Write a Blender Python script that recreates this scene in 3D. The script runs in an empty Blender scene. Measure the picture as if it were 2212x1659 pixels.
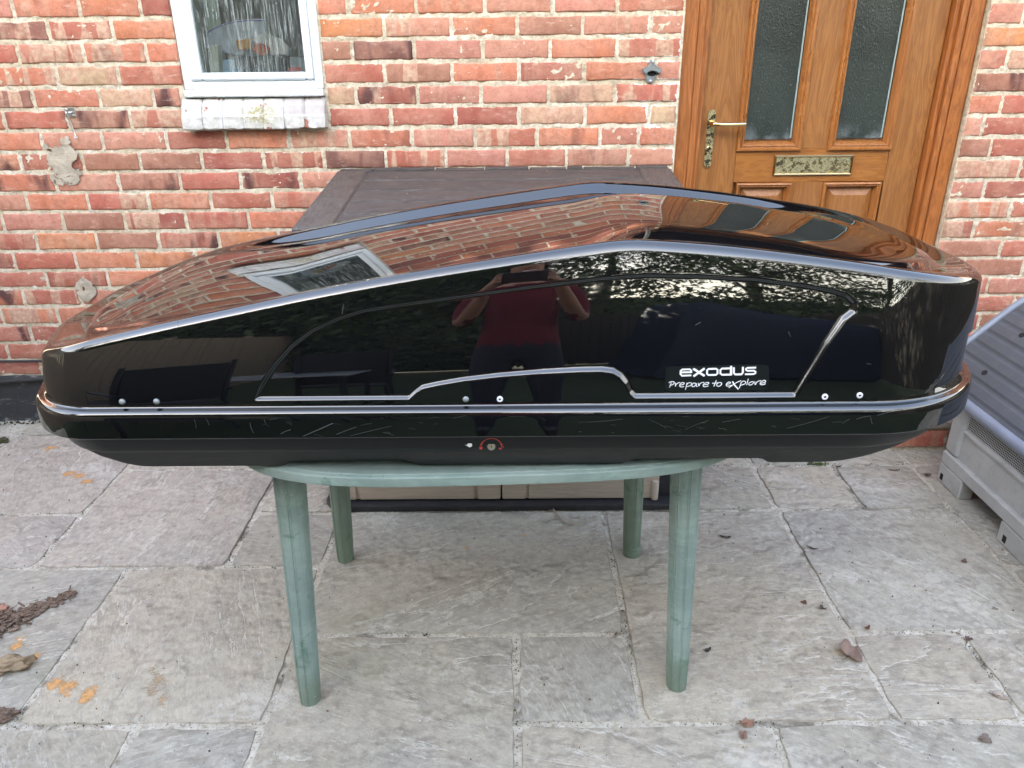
import bpy, math, random
from mathutils import Vector, Matrix, noise
R = math.radians
SC = bpy.context.scene
COL = SC.collection
rnd = random.Random(7)

# ------------------------------------------------------------------ camera
F = 1648.62
CAMZ = 1.447
RT = Vector((0.99995567, 0.00259093, -0.00905212))
UP = Vector((0.00725491, 0.40079268, 0.91614005))
FW = Vector((-0.00600168, 0.91616511, -0.40075612))
cam = bpy.data.cameras.new('camera')
camo = bpy.data.objects.new('camera', cam); COL.objects.link(camo)
M3 = Matrix((RT, UP, -FW)).transposed()
camo.matrix_world = Matrix.Translation((0, 0, CAMZ)) @ M3.to_4x4()
cam.sensor_width = 36.0; cam.lens = F / 2212 * 36
cam.clip_start = 0.003; cam.clip_end = 400
SC.camera = camo

# ------------------------------------------------------------------ world, sun, exposure
world = bpy.data.worlds.new('World'); SC.world = world; world.use_nodes = True
wn = world.node_tree; wn.nodes.clear()
wo = wn.nodes.new('ShaderNodeOutputWorld'); bg = wn.nodes.new('ShaderNodeBackground')
sky = wn.nodes.new('ShaderNodeTexSky'); sky.sky_type = 'NISHITA'; sky.sun_disc = False
SUN_EL, SUN_AZ = R(27), R(208)
sky.sun_elevation = SUN_EL; sky.sun_rotation = SUN_AZ
sky.air_density = 1.0; sky.dust_density = .8; sky.ozone_density = 1.0
# added cloud: a warm tone mixed into the blue, white-balancing the light
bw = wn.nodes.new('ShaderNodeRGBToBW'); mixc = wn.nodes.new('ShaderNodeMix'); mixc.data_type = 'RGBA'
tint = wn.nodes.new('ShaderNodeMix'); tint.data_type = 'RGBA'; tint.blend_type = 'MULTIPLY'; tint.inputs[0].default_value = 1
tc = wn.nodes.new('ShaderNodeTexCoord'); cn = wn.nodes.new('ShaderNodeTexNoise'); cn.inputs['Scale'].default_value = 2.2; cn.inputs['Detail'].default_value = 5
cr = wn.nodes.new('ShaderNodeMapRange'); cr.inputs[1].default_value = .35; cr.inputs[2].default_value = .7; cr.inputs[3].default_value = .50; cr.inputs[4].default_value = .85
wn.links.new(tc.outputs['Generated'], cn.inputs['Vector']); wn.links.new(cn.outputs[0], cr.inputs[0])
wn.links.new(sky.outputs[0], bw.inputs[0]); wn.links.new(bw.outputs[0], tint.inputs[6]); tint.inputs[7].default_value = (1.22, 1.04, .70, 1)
# warm tone graded up the sky, shaped to turn the box highlights bluer
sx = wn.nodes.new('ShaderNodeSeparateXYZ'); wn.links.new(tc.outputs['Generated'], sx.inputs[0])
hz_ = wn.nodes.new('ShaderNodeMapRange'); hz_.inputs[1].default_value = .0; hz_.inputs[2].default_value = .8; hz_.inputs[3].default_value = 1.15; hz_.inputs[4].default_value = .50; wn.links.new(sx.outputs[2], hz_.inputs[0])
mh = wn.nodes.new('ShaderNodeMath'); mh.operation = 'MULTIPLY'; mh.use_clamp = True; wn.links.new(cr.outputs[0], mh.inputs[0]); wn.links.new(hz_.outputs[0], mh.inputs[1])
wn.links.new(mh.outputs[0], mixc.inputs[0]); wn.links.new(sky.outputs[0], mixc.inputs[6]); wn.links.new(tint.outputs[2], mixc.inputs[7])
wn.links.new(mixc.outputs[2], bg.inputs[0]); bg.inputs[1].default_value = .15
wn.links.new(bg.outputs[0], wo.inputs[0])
sd = bpy.data.lights.new('sun', 'SUN'); sd.energy = 3.0; sd.angle = R(.5); sd.color = (1, .93, .82)
so = bpy.data.objects.new('sun', sd); COL.objects.link(so)
# the sun is low behind the trees and a hedge raised to block it at the end of the garden, so the patio lies in open shade
sdir = Vector((math.sin(SUN_AZ) * math.cos(SUN_EL), math.cos(SUN_AZ) * math.cos(SUN_EL), math.sin(SUN_EL)))
so.rotation_euler = sdir.to_track_quat('Z', 'Y').to_euler()
SC.view_settings.view_transform = 'Standard'; SC.view_settings.look = 'None'
SC.view_settings.exposure = 3.65; SC.view_settings.gamma = 1; SC.view_settings.use_curve_mapping = False
SC.render.engine = 'CYCLES'
SC.cycles.max_bounces = 6; SC.cycles.diffuse_bounces = 3; SC.cycles.glossy_bounces = 4; SC.cycles.transparent_max_bounces = 12
SC.cycles.caustics_reflective = False; SC.cycles.caustics_refractive = False

# ------------------------------------------------------------------ helpers
def ray(px, py):
    return FW + (px - 1106) / F * RT - (py - 829.5) / F * UP
def atY(px, py, Y):           # the point of a pixel on a plane Y = const (world z, ground = 0)
    v = ray(px, py); v = v * (Y / v.y); return Vector((v.x, v.y, v.z + CAMZ))
def atZ(px, py, z=0.0):
    v = ray(px, py); v = v * ((z - CAMZ) / v.z); return Vector((v.x, v.y, z))
def px_of(p):
    d = Vector(p) - Vector((0, 0, CAMZ)); k = d.dot(FW)
    return 1106 + F * d.dot(RT) / k, 829.5 - F * d.dot(UP) / k

class MB:
    def __init__(s): s.v = []; s.f = []; s.mi = []; s.cm = 0
    def add(s, vs, fs):
        o = len(s.v); s.v += [tuple(p) for p in vs]; s.f += [tuple(i + o for i in f) for f in fs]; s.mi += [s.cm] * len(fs)
    def box(s, a, b, bev=0.0, rot=None, piv=None):
        (x0, y0, z0), (x1, y1, z1) = a, b
        if bev <= 0:
            vs = [(x, y, z) for z in (z0, z1) for y in (y0, y1) for x in (x0, x1)]
            fs = [(0, 2, 3, 1), (4, 5, 7, 6), (0, 1, 5, 4), (2, 6, 7, 3), (0, 4, 6, 2), (1, 3, 7, 5)]
        else:
            # chamfered box: 24 vertices
            vs = []; idx = {}
            for ix in (0, 1):
                for iy in (0, 1):
                    for iz in (0, 1):
                        X = (x0, x1)[ix]; Y = (y0, y1)[iy]; Z = (z0, z1)[iz]
                        sx = (1, -1)[ix] * bev; sy = (1, -1)[iy] * bev; sz = (1, -1)[iz] * bev
                        idx[ix, iy, iz, 'x'] = len(vs); vs.append((X, Y + sy, Z + sz))
                        idx[ix, iy, iz, 'y'] = len(vs); vs.append((X + sx, Y, Z + sz))
                        idx[ix, iy, iz, 'z'] = len(vs); vs.append((X + sx, Y + sy, Z))
            I = lambda *k: idx[k]
            fs = []
            for q in (0, 1):
                t = [I(q, 0, 0, 'x'), I(q, 1, 0, 'x'), I(q, 1, 1, 'x'), I(q, 0, 1, 'x')]; fs.append(t if q else t[::-1])
                t = [I(0, q, 0, 'y'), I(1, q, 0, 'y'), I(1, q, 1, 'y'), I(0, q, 1, 'y')]; fs.append(t[::-1] if q else t)
                t = [I(0, 0, q, 'z'), I(1, 0, q, 'z'), I(1, 1, q, 'z'), I(0, 1, q, 'z')]; fs.append(t if q else t[::-1])
            for a_ in (0, 1):
                for b_ in (0, 1):
                    fs.append([I(a_, b_, 0, 'x'), I(a_, b_, 1, 'x'), I(a_, b_, 1, 'y'), I(a_, b_, 0, 'y')])
                    fs.append([I(a_, 0, b_, 'x'), I(a_, 1, b_, 'x'), I(a_, 1, b_, 'z'), I(a_, 0, b_, 'z')])
                    fs.append([I(0, a_, b_, 'y'), I(1, a_, b_, 'y'), I(1, a_, b_, 'z'), I(0, a_, b_, 'z')])
                    for c_ in (0, 1): fs.append([I(a_, b_, c_, 'x'), I(a_, b_, c_, 'y'), I(a_, b_, c_, 'z')])
            cx = Vector(((x0 + x1) / 2, (y0 + y1) / 2, (z0 + z1) / 2)); nf = []
            for f in fs:
                p = [Vector(vs[i]) for i in f]; n = (p[1] - p[0]).cross(p[2] - p[0])
                c = sum(p, Vector()) / len(p)
                nf.append(f if n.dot(c - cx) > 0 else f[::-1])
            fs = nf
        if rot is not None:
            pv = Vector(piv if piv else ((x0 + x1) / 2, (y0 + y1) / 2, (z0 + z1) / 2))
            vs = [rot @ (Vector(v) - pv) + pv for v in vs]
        s.add(vs, fs)
    def prism(s, pts, h0, h1, axis='z', inset=0.0):
        # polygon (ccw) extruded between two heights along the axis; optional chamfered top
        n = len(pts)
        def P(p, h):
            return {'z': (p[0], p[1], h), 'y': (p[0], h, p[1]), 'x': (h, p[0], p[1])}[axis]
        if inset:
            c = (sum(p[0] for p in pts) / n, sum(p[1] for p in pts) / n)
            ins = []
            for p in pts:
                d = Vector((c[0] - p[0], c[1] - p[1])); l = d.length or 1; d = d / l * inset
                ins.append((p[0] + d.x, p[1] + d.y))
            hm = h1 - (inset if h1 > h0 else -inset)
            vs = [P(p, h0) for p in pts] + [P(p, hm) for p in pts] + [P(p, h1) for p in ins]
            fs = [tuple(range(n))[::-1], tuple(range(2 * n, 3 * n))]
            for k in (0, n):
                for i in range(n): fs.append((k + i, k + (i + 1) % n, k + n + (i + 1) % n, k + n + i))
        else:
            vs = [P(p, h0) for p in pts] + [P(p, h1) for p in pts]
            fs = [tuple(range(n))[::-1], tuple(range(n, 2 * n))]
            for i in range(n): fs.append((i, (i + 1) % n, n + (i + 1) % n, n + i))
        s.add(vs, fs)
    def tube(s, pts, r, n=10, caps=True, closed=False):
        pts = [Vector(p) for p in pts]; rs = r if isinstance(r, (list, tuple)) else [r] * len(pts)
        o = len(s.v); m = len(pts); up = None; vs = []
        for i, p in enumerate(pts):
            a = pts[(i - 1) % m] if (closed or i) else p; b = pts[(i + 1) % m] if (closed or i < m - 1) else p
            t = (b - a).normalized()
            if up is None:
                up = t.cross(Vector((0, 0, 1)) if abs(t.z) < .9 else Vector((1, 0, 0))).normalized()
            up = (up - t * up.dot(t)).normalized(); w = t.cross(up)
            for k in range(n):
                a_ = 2 * math.pi * k / n; vs.append(p + (up * math.cos(a_) + w * math.sin(a_)) * rs[i])
        fs = []
        for i in range(m if closed else m - 1):
            for k in range(n):
                j = (i + 1) % m; fs.append((i * n + k, i * n + (k + 1) % n, j * n + (k + 1) % n, j * n + k))
        if caps and not closed:
            fs.append(tuple(range(n))[::-1]); fs.append(tuple(range((m - 1) * n, m * n)))
        s.add(vs, fs)
    def lathe(s, prof, c=(0, 0, 0), n=24, axis='z', mat=None):
        vs = []; fs = []; c = Vector(c)
        for r, h in prof:
            for k in range(n):
                a = 2 * math.pi * k / n; p = Vector((r * math.cos(a), r * math.sin(a), h))
                if axis == 'y': p = Vector((p.x, -p.z, p.y))
                if axis == 'x': p = Vector((-p.z, p.y, p.x))
                if mat: p = mat @ p
                vs.append(c + p)
        for i in range(len(prof) - 1):
            for k in range(n): fs.append((i * n + k, i * n + (k + 1) % n, (i + 1) * n + (k + 1) % n, (i + 1) * n + k))
        fs.append(tuple(range(n))[::-1]); fs.append(tuple(range((len(prof) - 1) * n, len(prof) * n)))
        s.add(vs, fs)
    def build(s, name, mat, parent=None, smooth=False, angle=None, loc=None):
        me = bpy.data.meshes.new(name); me.from_pydata(s.v, [], s.f); me.validate(); me.update()
        ms = mat if isinstance(mat, (list, tuple)) else [mat]
        for m in ms: me.materials.append(m)
        if len(ms) > 1 and len(me.polygons) == len(s.mi): me.polygons.foreach_set('material_index', s.mi)
        if smooth:
            me.polygons.foreach_set('use_smooth', [True] * len(me.polygons))
            if angle: me.set_sharp_from_angle(angle=R(angle))
        o = bpy.data.objects.new(name, me); COL.objects.link(o)
        if loc: 
            me.transform(Matrix.Translation(-Vector(loc))); o.location = loc
        if parent:
            o.parent = parent; o.matrix_parent_inverse = parent.matrix_world.inverted()
        return o
def empty(name, loc, label, cat, group=None, rz=0):
    o = bpy.data.objects.new(name, None); COL.objects.link(o); o.empty_display_size = .1
    o.location = loc; o.rotation_euler = (0, 0, rz); o['label'] = label; o['category'] = cat
    o.matrix_world = Matrix.Translation(loc) @ Matrix.Rotation(rz, 4, 'Z')
    if group: o['group'] = group
    return o
def tag(o, label=None, cat=None, group=None, kind=None):
    if label: o['label'] = label
    if cat: o['category'] = cat
    if group: o['group'] = group
    if kind: o['kind'] = kind
    return o

# ------------------------------------------------------------------ node helper
class NT:
    def __init__(s, name):
        s.m = bpy.data.materials.new(name); s.m.use_nodes = True; s.t = s.m.node_tree; s.t.nodes.clear()
        s.out = s.n('ShaderNodeOutputMaterial'); s.b = s.n('ShaderNodeBsdfPrincipled'); s.l(s.b.outputs[0], s.out.inputs[0])
    def n(s, t, **k):
        q = s.t.nodes.new(t)
        for a, v in k.items(): setattr(q, a, v)
        return q
    def l(s, a, b): s.t.links.new(a, b)
    def set(s, sock, v):
        if hasattr(v, 'is_output'): s.l(v, sock)
        else: sock.default_value = v
    def pos(s, kind='world'):
        if kind == 'world': return s.n('ShaderNodeNewGeometry').outputs['Position']
        return s.n('ShaderNodeTexCoord').outputs['Object']
    def mapv(s, v, scale=(1, 1, 1), rot=(0, 0, 0), loc=(0, 0, 0)):
        q = s.n('ShaderNodeMapping'); s.l(v, q.inputs[0]); s.set(q.inputs[1], loc); s.set(q.inputs[2], rot); s.set(q.inputs[3], scale); return q.outputs[0]
    def noise(s, v, sc, det=4, rough=.55, dist=0, col=False):
        q = s.n('ShaderNodeTexNoise'); s.l(v, q.inputs['Vector']); q.inputs['Scale'].default_value = sc; q.inputs['Detail'].default_value = det
        q.inputs['Roughness'].default_value = rough; q.inputs['Distortion'].default_value = dist
        return q.outputs[1 if col else 0]
    def voro(s, v, sc, feat='F1', out=0):
        q = s.n('ShaderNodeTexVoronoi', feature=feat); s.l(v, q.inputs['Vector']); q.inputs['Scale'].default_value = sc; return q.outputs[out]
    def ramp(s, f, a, b, lo=0.0, hi=1.0, smooth=True):
        q = s.n('ShaderNodeMapRange'); q.interpolation_type = 'SMOOTHSTEP' if smooth else 'LINEAR'
        s.set(q.inputs[0], f)
        for i, v in zip((1, 2, 3, 4), (a, b, lo, hi)): s.set(q.inputs[i], v)
        return q.outputs[0]
    def math(s, op, a, b=None, c=None, clamp=False):
        q = s.n('ShaderNodeMath', operation=op); q.use_clamp = clamp; s.set(q.inputs[0], a)
        if b is not None: s.set(q.inputs[1], b)
        if c is not None: s.set(q.inputs[2], c)
        return q.outputs[0]
    def mix(s, f, a, b, mode='MIX'):
        q = s.n('ShaderNodeMix', data_type='RGBA', blend_type=mode); s.set(q.inputs[0], f)
        for i, v in ((6, a), (7, b)):
            if not hasattr(v, 'is_output') and len(v) == 3: v = (*v, 1)
            s.set(q.inputs[i], v)
        return q.outputs[2]
    def sep(s, v): return s.n_out('ShaderNodeSeparateXYZ', v)
    def n_out(s, t, v):
        q = s.n(t); s.l(v, q.inputs[0]); return q.outputs
    def comb(s, x, y, z):
        q = s.n('ShaderNodeCombineXYZ'); s.set(q.inputs[0], x); s.set(q.inputs[1], y); s.set(q.inputs[2], z); return q.outputs[0]
    def bump(s, h, st=.5, d=.01, nrm=None):
        q = s.n('ShaderNodeBump'); s.l(h, q.inputs['Height']); q.inputs['Strength'].default_value = st; q.inputs['Distance'].default_value = d
        if nrm: s.l(nrm, q.inputs['Normal'])
        s.l(q.outputs[0], s.b.inputs['Normal']); return q.outputs[0]
    def fin(s, col=None, rough=.6, metal=None, spec=None, **k):
        if col is not None:
            if not hasattr(col, 'is_output') and len(col) == 3: col = (*col, 1)
            s.set(s.b.inputs['Base Color'], col)
        s.set(s.b.inputs['Roughness'], rough)
        if metal is not None: s.set(s.b.inputs['Metallic'], metal)
        if spec is not None: s.set(s.b.inputs['Specular IOR Level'], spec)
        for a, v in k.items(): s.set(s.b.inputs[a.replace('_', ' ')], v)
        return s.m
def obj_attr(t, name):
    q = t.n('ShaderNodeAttribute'); q.attribute_type = 'OBJECT'; q.attribute_name = name; return q.outputs['Fac']
def blob(t, v, cx, cz, rx, rz, ax=(0, 2)):
    s = t.sep(v)
    a = t.math('DIVIDE', t.math('SUBTRACT', s[ax[0]], cx), rx); b = t.math('DIVIDE', t.math('SUBTRACT', s[ax[1]], cz), rz)
    d = t.math('SQRT', t.math('ADD', t.math('MULTIPLY', a, a), t.math('MULTIPLY', b, b)))
    return t.ramp(d, 1.0, .0)

# ------------------------------------------------------------------ materials
def m_brick():
    t = NT('old_brick'); w = t.pos()
    oi = t.n('ShaderNodeObjectInfo'); rn = oi.outputs['Random']; base = oi.outputs['Color']
    off = t.comb(t.math('MULTIPLY', rn, 37.0), t.math('MULTIPLY', rn, 19.0), t.math('MULTIPLY', rn, 53.0))
    va = t.n('ShaderNodeVectorMath', operation='ADD'); t.l(w, va.inputs[0]); t.l(off, va.inputs[1]); p = va.outputs[0]
    c = t.mix(t.ramp(t.noise(p, 9, 3), .3, .7), base, t.mix(.5, base, (.62, .34, .25)))
    # kiss marks: pale or dark upright bands left by the kiln stacking
    b = obj_attr(t, 'band')
    pb = t.mapv(p, scale=(1, .2, .13))
    nb = t.ramp(t.noise(pb, 20, 2, .4, .15), .50, .54)
    c = t.mix(t.math('MULTIPLY', nb, b), c, t.mix(t.ramp(t.noise(p, 60, 3), .35, .7), (.60, .42, .30), (.52, .28, .21)))
    nd = t.ramp(t.noise(t.mapv(p, scale=(1, .2, .3), loc=(9, 0, 0)), 13, 3, .5, .3), .50, .66)
    c = t.mix(t.math('MULTIPLY', nd, obj_attr(t, 'dark')), c, (.10, .05, .05))
    c = t.mix(t.ramp(t.noise(p, 34, 6, .8), .40, .68, 0, .75), c, t.mix(.6, c, (.24, .085, .05)))
    c = t.mix(t.ramp(t.noise(t.mapv(p, scale=(1, 1, 3)), 24, 5, .7), .54, .72, 0, .50), c, (.66, .48, .38))
    # pits
    vo = t.voro(p, 150); pit = t.ramp(vo, .26, .10); pm = t.ramp(t.noise(p, 45, 2), .5, .62)
    pit = t.math('MULTIPLY', pit, pm); c = t.mix(t.math('MULTIPLY', pit, .75), c, (.12, .05, .04))
    # lime and old white paint clinging to the arrises and below the sill / beside the door
    so_ = t.sep(t.pos('obj'))
    ed = t.math('MAXIMUM', t.ramp(t.math('ABSOLUTE', so_[2]), .022, .033), t.ramp(t.math('ABSOLUTE', so_[0]), .095, .111))
    zone = t.math('MAXIMUM', t.math('MAXIMUM', blob(t, w, -.86, 1.08, .26, .14), blob(t, w, .56, 1.35, .42, .75)), t.math('MULTIPLY', blob(t, w, -2.0, .85, .55, .9), .45))
    zone = t.math('MAXIMUM', zone, t.math('MULTIPLY', blob(t, w, 2.0, 1.0, .7, 1.4), .5))
    n1 = t.noise(w, 26, 6, .7, .4); n2 = t.noise(w, 70, 5, .75)
    thr = t.math('SUBTRACT', .785, t.math('ADD', t.math('MULTIPLY', ed, .19), t.math('MULTIPLY', zone, .17)))
    nn = t.math('ADD', t.math('MULTIPLY', n1, .65), t.math('MULTIPLY', n2, .35))
    wm = t.ramp(nn, thr, t.math('ADD', thr, .035))
    c = t.mix(t.math('MULTIPLY', wm, .92), c, t.mix(zone, (.60, .55, .45), (.84, .84, .82)))
    h = t.math('SUBTRACT', t.math('ADD', t.math('MULTIPLY', t.noise(p, 120, 5, .7), .45), t.math('ADD', t.math('MULTIPLY', t.noise(p, 22, 3), .5), t.math('MULTIPLY', wm, .25))), t.math('MULTIPLY', pit, .8))
    t.bump(h, .8, .0028)
    return t.fin(c, t.ramp(t.noise(p, 60), .3, .7, .68, .92), spec=.25)
def m_mortar(name='lime_mortar', a=(.66, .58, .44), b=(.76, .70, .58), dirt=.0):
    t = NT(name); w = t.pos()
    c = t.mix(t.ramp(t.noise(w, 7, 5, .6), .35, .65), a, b)
    c = t.mix(t.ramp(t.noise(w, 48, 6, .8), .42, .66, 0, .75), c, (.34, .28, .20))
    c = t.mix(t.ramp(t.noise(w, 18, 4, .6), .6, .7, 0, .8), c, (.82, .80, .74))
    if dirt:
        c = t.mix(t.ramp(t.noise(t.mapv(w, scale=(1, 1, 1)), 5.5, 5, .7, .5), .50, .62, 0, dirt), c, (.10, .085, .06))
        c = t.mix(t.ramp(t.noise(w, 160, 3, .6), .56, .66, 0, .75), c, (.16, .14, .11))
    t.bump(t.math('ADD', t.noise(w, 90, 6, .7), t.math('MULTIPLY', t.noise(w, 300, 3), .4)), .9, .004)
    return t.fin(c, .9, spec=.2)
def m_slab():
    t = NT('riven_sandstone'); w = t.pos(); oi = t.n('ShaderNodeObjectInfo'); rn = oi.outputs['Random']
    off = t.comb(t.math('MULTIPLY', rn, 31.0), t.math('MULTIPLY', rn, 57.0), 0.0)
    va = t.n('ShaderNodeVectorMath', operation='ADD'); t.l(w, va.inputs[0]); t.l(off, va.inputs[1]); p = va.outputs[0]
    rz = t.math('ADD', .45, t.math('MULTIPLY', t.math('SUBTRACT', rn, .5), 2.4))
    q = t.n('ShaderNodeVectorRotate', rotation_type='Z_AXIS'); t.l(p, q.inputs[0]); t.l(rz, q.inputs['Angle']); pr = q.outputs[0]
    ps = t.mapv(pr, scale=(.5, 1.9, 1))
    base = oi.outputs['Color']
    c = t.mix(t.ramp(t.noise(ps, 3.0, 5, .6), .3, .7), base, t.mix(.5, base, (.43, .375, .30)))
    c = t.mix(t.ramp(t.noise(p, 2.2, 4), .42, .68, 0, .55), c, t.mix(.6, base, (.27, .265, .25)))
    # sandy grain at several sizes
    c = t.mix(t.ramp(t.noise(p, 26, 6, .8), .40, .66, 0, .75), c, t.mix(.62, c, (.14, .125, .10)))
    c = t.mix(t.ramp(t.noise(ps, 60, 5, .8), .50, .68, 0, .55), c, (.60, .565, .49))
    # riven layers: a stretched relief cut into a few shelves, each shelf with a ragged, slightly bleached lip
    jit = t.math('MULTIPLY', t.math('SUBTRACT', t.noise(p, 45, 4, .75), .5), .035)
    hn = t.math('ADD', t.noise(ps, 2.0, 6, .55, .45), jit)
    k = t.math('MULTIPLY', hn, 9.0); fr = t.math('FRACT', k); fl = t.math('FLOOR', k)
    lm = t.ramp(t.noise(t.mapv(p, loc=(5, 1, 0)), 3.2, 4, .65), .42, .58)
    line = t.math('MULTIPLY', t.math('MULTIPLY', t.ramp(fr, 0.0, .02), t.ramp(fr, .15, .03)), lm)
    line = t.math('MULTIPLY', line, t.ramp(t.noise(p, 33, 5, .8), .36, .60))
    c = t.mix(t.math('MULTIPLY', line, .72), c, (.66, .63, .56))
    sh = t.math('MULTIPLY', t.ramp(fr, .99, .93), t.math('MULTIPLY', t.ramp(fr, .80, .97), lm))
    c = t.mix(t.math('MULTIPLY', sh, .30), c, (.15, .135, .11))
    lev = t.math('FRACT', t.math('MULTIPLY', fl, .382)); c = t.mix(t.math('MULTIPLY', lev, .22), c, (.50, .47, .41))
    # bleached worn patches, algae, dark stains and specks
    bl = t.ramp(t.math('ADD', t.math('MULTIPLY', t.noise(w, 2.6, 5, .65), .62), t.math('MULTIPLY', t.noise(w, 45, 5, .85), .38)), .54, .60, 0, .45)
    c = t.mix(bl, c, (.60, .575, .51))
    c = t.mix(t.ramp(t.noise(t.mapv(w, loc=(7, 2, 0)), 1.8, 5, .7), .56, .72, 0, .35), c, (.27, .26, .17))
    c = t.mix(t.ramp(t.math('ADD', t.math('MULTIPLY', t.noise(t.mapv(w, loc=(1, 9, 0)), 7, 5, .75), .6), t.math('MULTIPLY', t.noise(w, 60, 4, .8), .4)), .60, .68, 0, .55), c, (.13, .115, .09))
    sp = t.math('MULTIPLY', t.ramp(t.voro(w, 62), .11, .05), t.ramp(t.noise(w, 9, 3), .48, .58))
    c = t.mix(t.math('MULTIPLY', sp, .8), c, (.07, .06, .05))
    step = t.math('MULTIPLY', t.math('ADD', fl, t.ramp(fr, 0, .10)), lm)
    h = t.math('ADD', step, t.math('ADD', t.math('MULTIPLY', t.noise(ps, 24, 7, .75), 1.3), t.math('MULTIPLY', t.noise(p, 130, 4, .7), .5)))
    t.bump(h, .65, .0032)
    return t.fin(c, t.ramp(t.noise(p, 14), .3, .7, .66, .92), spec=.25)
def m_plastic(name, col, rough=.5, spk=0, bump=.15, grime=(.2, .18, .15), g=.25, var=.15, spec=.5):
    t = NT(name); w = t.pos()
    dark = tuple(x * (1 - var) for x in col)
    c = t.mix(t.ramp(t.noise(w, 6, 4), .3, .7), col, dark)
    c = t.mix(t.ramp(t.noise(w, 24, 6, .7), .5, .75, 0, g), c, grime)
    if spk: c = t.mix(t.math('MULTIPLY', t.ramp(t.voro(w, 210), .22, .10), t.ramp(t.noise(w, 70, 2), .45, .55, 0, spk)), c, (.05, .05, .06))
    t.bump(t.noise(w, 240, 3, .6), bump, .001)
    return t.fin(c, t.ramp(t.noise(w, 16, 4), .3, .7, max(rough - .08, .02), rough + .1), spec=spec)
def m_plain(name, col, rough=.5, metal=0, bump=0, bs=100, spec=.5, var=.1):
    t = NT(name); w = t.pos()
    c = t.mix(t.ramp(t.noise(w, 22, 4, .6), .3, .7), col, tuple(x * (1 - var) for x in col))
    if bump: t.bump(t.noise(w, bs, 4, .6), bump, .002)
    return t.fin(c, rough, metal=metal, spec=spec)
def m_wood(name, col, dk, axis='z', rough=.38, sc=1.0, grain=.35):
    t = NT(name); p = t.pos(); oi = t.n('ShaderNodeObjectInfo')
    va = t.n('ShaderNodeVectorMath', operation='ADD'); t.l(p, va.inputs[0]); r3 = t.math('MULTIPLY', oi.outputs['Random'], 9.0); t.l(t.comb(r3, r3, r3), va.inputs[1]); p = va.outputs[0]
    s = {'z': (1, 1, .10), 'x': (.10, 1, 1), 'y': (1, .10, 1)}[axis]
    ps = t.mapv(p, scale=s)
    n = t.noise(ps, 16 * sc, 5, .6, 1.2)
    q = t.math('FRACT', t.math('MULTIPLY', n, 9.0)); ring = t.ramp(t.math('ABSOLUTE', t.math('SUBTRACT', q, .5)), .08, .5)
    c = t.mix(t.math('MULTIPLY', ring, .6), col, dk)
    fine = t.noise(t.mapv(p, scale=tuple(1 if v == 1 else .03 for v in s)), 190 * sc, 3, .6)
    c = t.mix(t.ramp(fine, .5, .68, 0, .55), c, dk)
    c = t.mix(t.ramp(t.noise(p, 3, 3), .35, .7, 0, .35), c, t.mix(.5, c, dk))
    t.bump(t.math('ADD', t.math('MULTIPLY', ring, .4), fine), grain, .0012)
    return t.fin(c, t.ramp(t.noise(p, 10), .3, .7, rough - .06, rough + .1))
def m_gloss():
    t = NT('gloss_black_shell'); w = t.pos()
    t.bump(t.noise(w, 3.2, 2, .4), .10, .004)
    dust = t.ramp(t.voro(w, 85), .06, .02); dm = t.ramp(t.noise(w, 13, 3), .52, .62)
    c = t.mix(t.math('MULTIPLY', t.math('MULTIPLY', dust, dm), .5), (.0035, .0037, .0045), (.25, .25, .25))
    r = t.ramp(t.noise(w, 8, 5, .7), .5, .8, .018, .06)
    return t.fin(c, r, Coat_Weight=0.0, IOR=1.95)
def m_table():
    t = NT('weathered_green_plastic'); w = t.pos()
    c = t.mix(t.ramp(t.noise(w, 5, 5, .65), .35, .65), (.205, .28, .25), (.29, .365, .33))
    c = t.mix(t.ramp(t.noise(t.mapv(w, scale=(.4, 1, 1.4)), 24, 5, .7), .5, .7, 0, .55), c, (.31, .43, .38))
    c = t.mix(t.ramp(t.noise(w, 11, 5, .7, .6), .58, .68, 0, .7), c, (.11, .20, .145))
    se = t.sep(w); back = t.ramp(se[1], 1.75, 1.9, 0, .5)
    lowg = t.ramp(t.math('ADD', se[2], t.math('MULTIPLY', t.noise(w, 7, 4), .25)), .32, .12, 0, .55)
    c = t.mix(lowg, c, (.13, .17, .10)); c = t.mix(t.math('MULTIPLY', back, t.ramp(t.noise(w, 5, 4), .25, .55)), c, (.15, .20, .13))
    scr = t.ramp(t.noise(t.mapv(w, rot=(.3, .2, .9), scale=(1, .06, 1)), 130, 3, .6), .66, .72, 0, .6)
    c = t.mix(scr, c, (.10, .17, .14))
    c = t.mix(t.math('MULTIPLY', t.ramp(t.voro(w, 55), .10, .04), t.ramp(t.noise(w, 17, 2), .5, .6)), c, (.5, .58, .52))
    t.bump(t.math('ADD', t.noise(w, 60, 5, .7), scr), .25, .0015)
    return t.fin(c, t.ramp(t.noise(w, 9, 4), .3, .7, .42, .7), spec=.4)
def m_paint_white():
    t = NT('flaking_white_paint'); w = t.pos()
    n = t.noise(w, 15, 5, .6, .4)
    c = t.mix(t.ramp(t.noise(w, 40, 6, .8), .42, .70, 0, .6), (.62, .62, .61), (.36, .33, .28))
    c = t.mix(t.math('MULTIPLY', blob(t, w, -.93, 1.24, .10, .06), t.ramp(t.noise(w, 60, 4, .7), .42, .55)), c, (.30, .27, .08))
    c = t.mix(t.math('MULTIPLY', t.ramp(t.sep(w)[0], -.87, -.80, 0, .75), t.ramp(t.sep(w)[2], 1.235, 1.245)), c, (.42, .38, .39))
    fl = t.ramp(n, .635, .645); c = t.mix(fl, c, (.36, .15, .11))
    t.bump(t.math('ADD', t.math('MULTIPLY', fl, -1.0), t.noise(w, 90, 5, .7)), .7, .003)
    return t.fin(c, .6)
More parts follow.
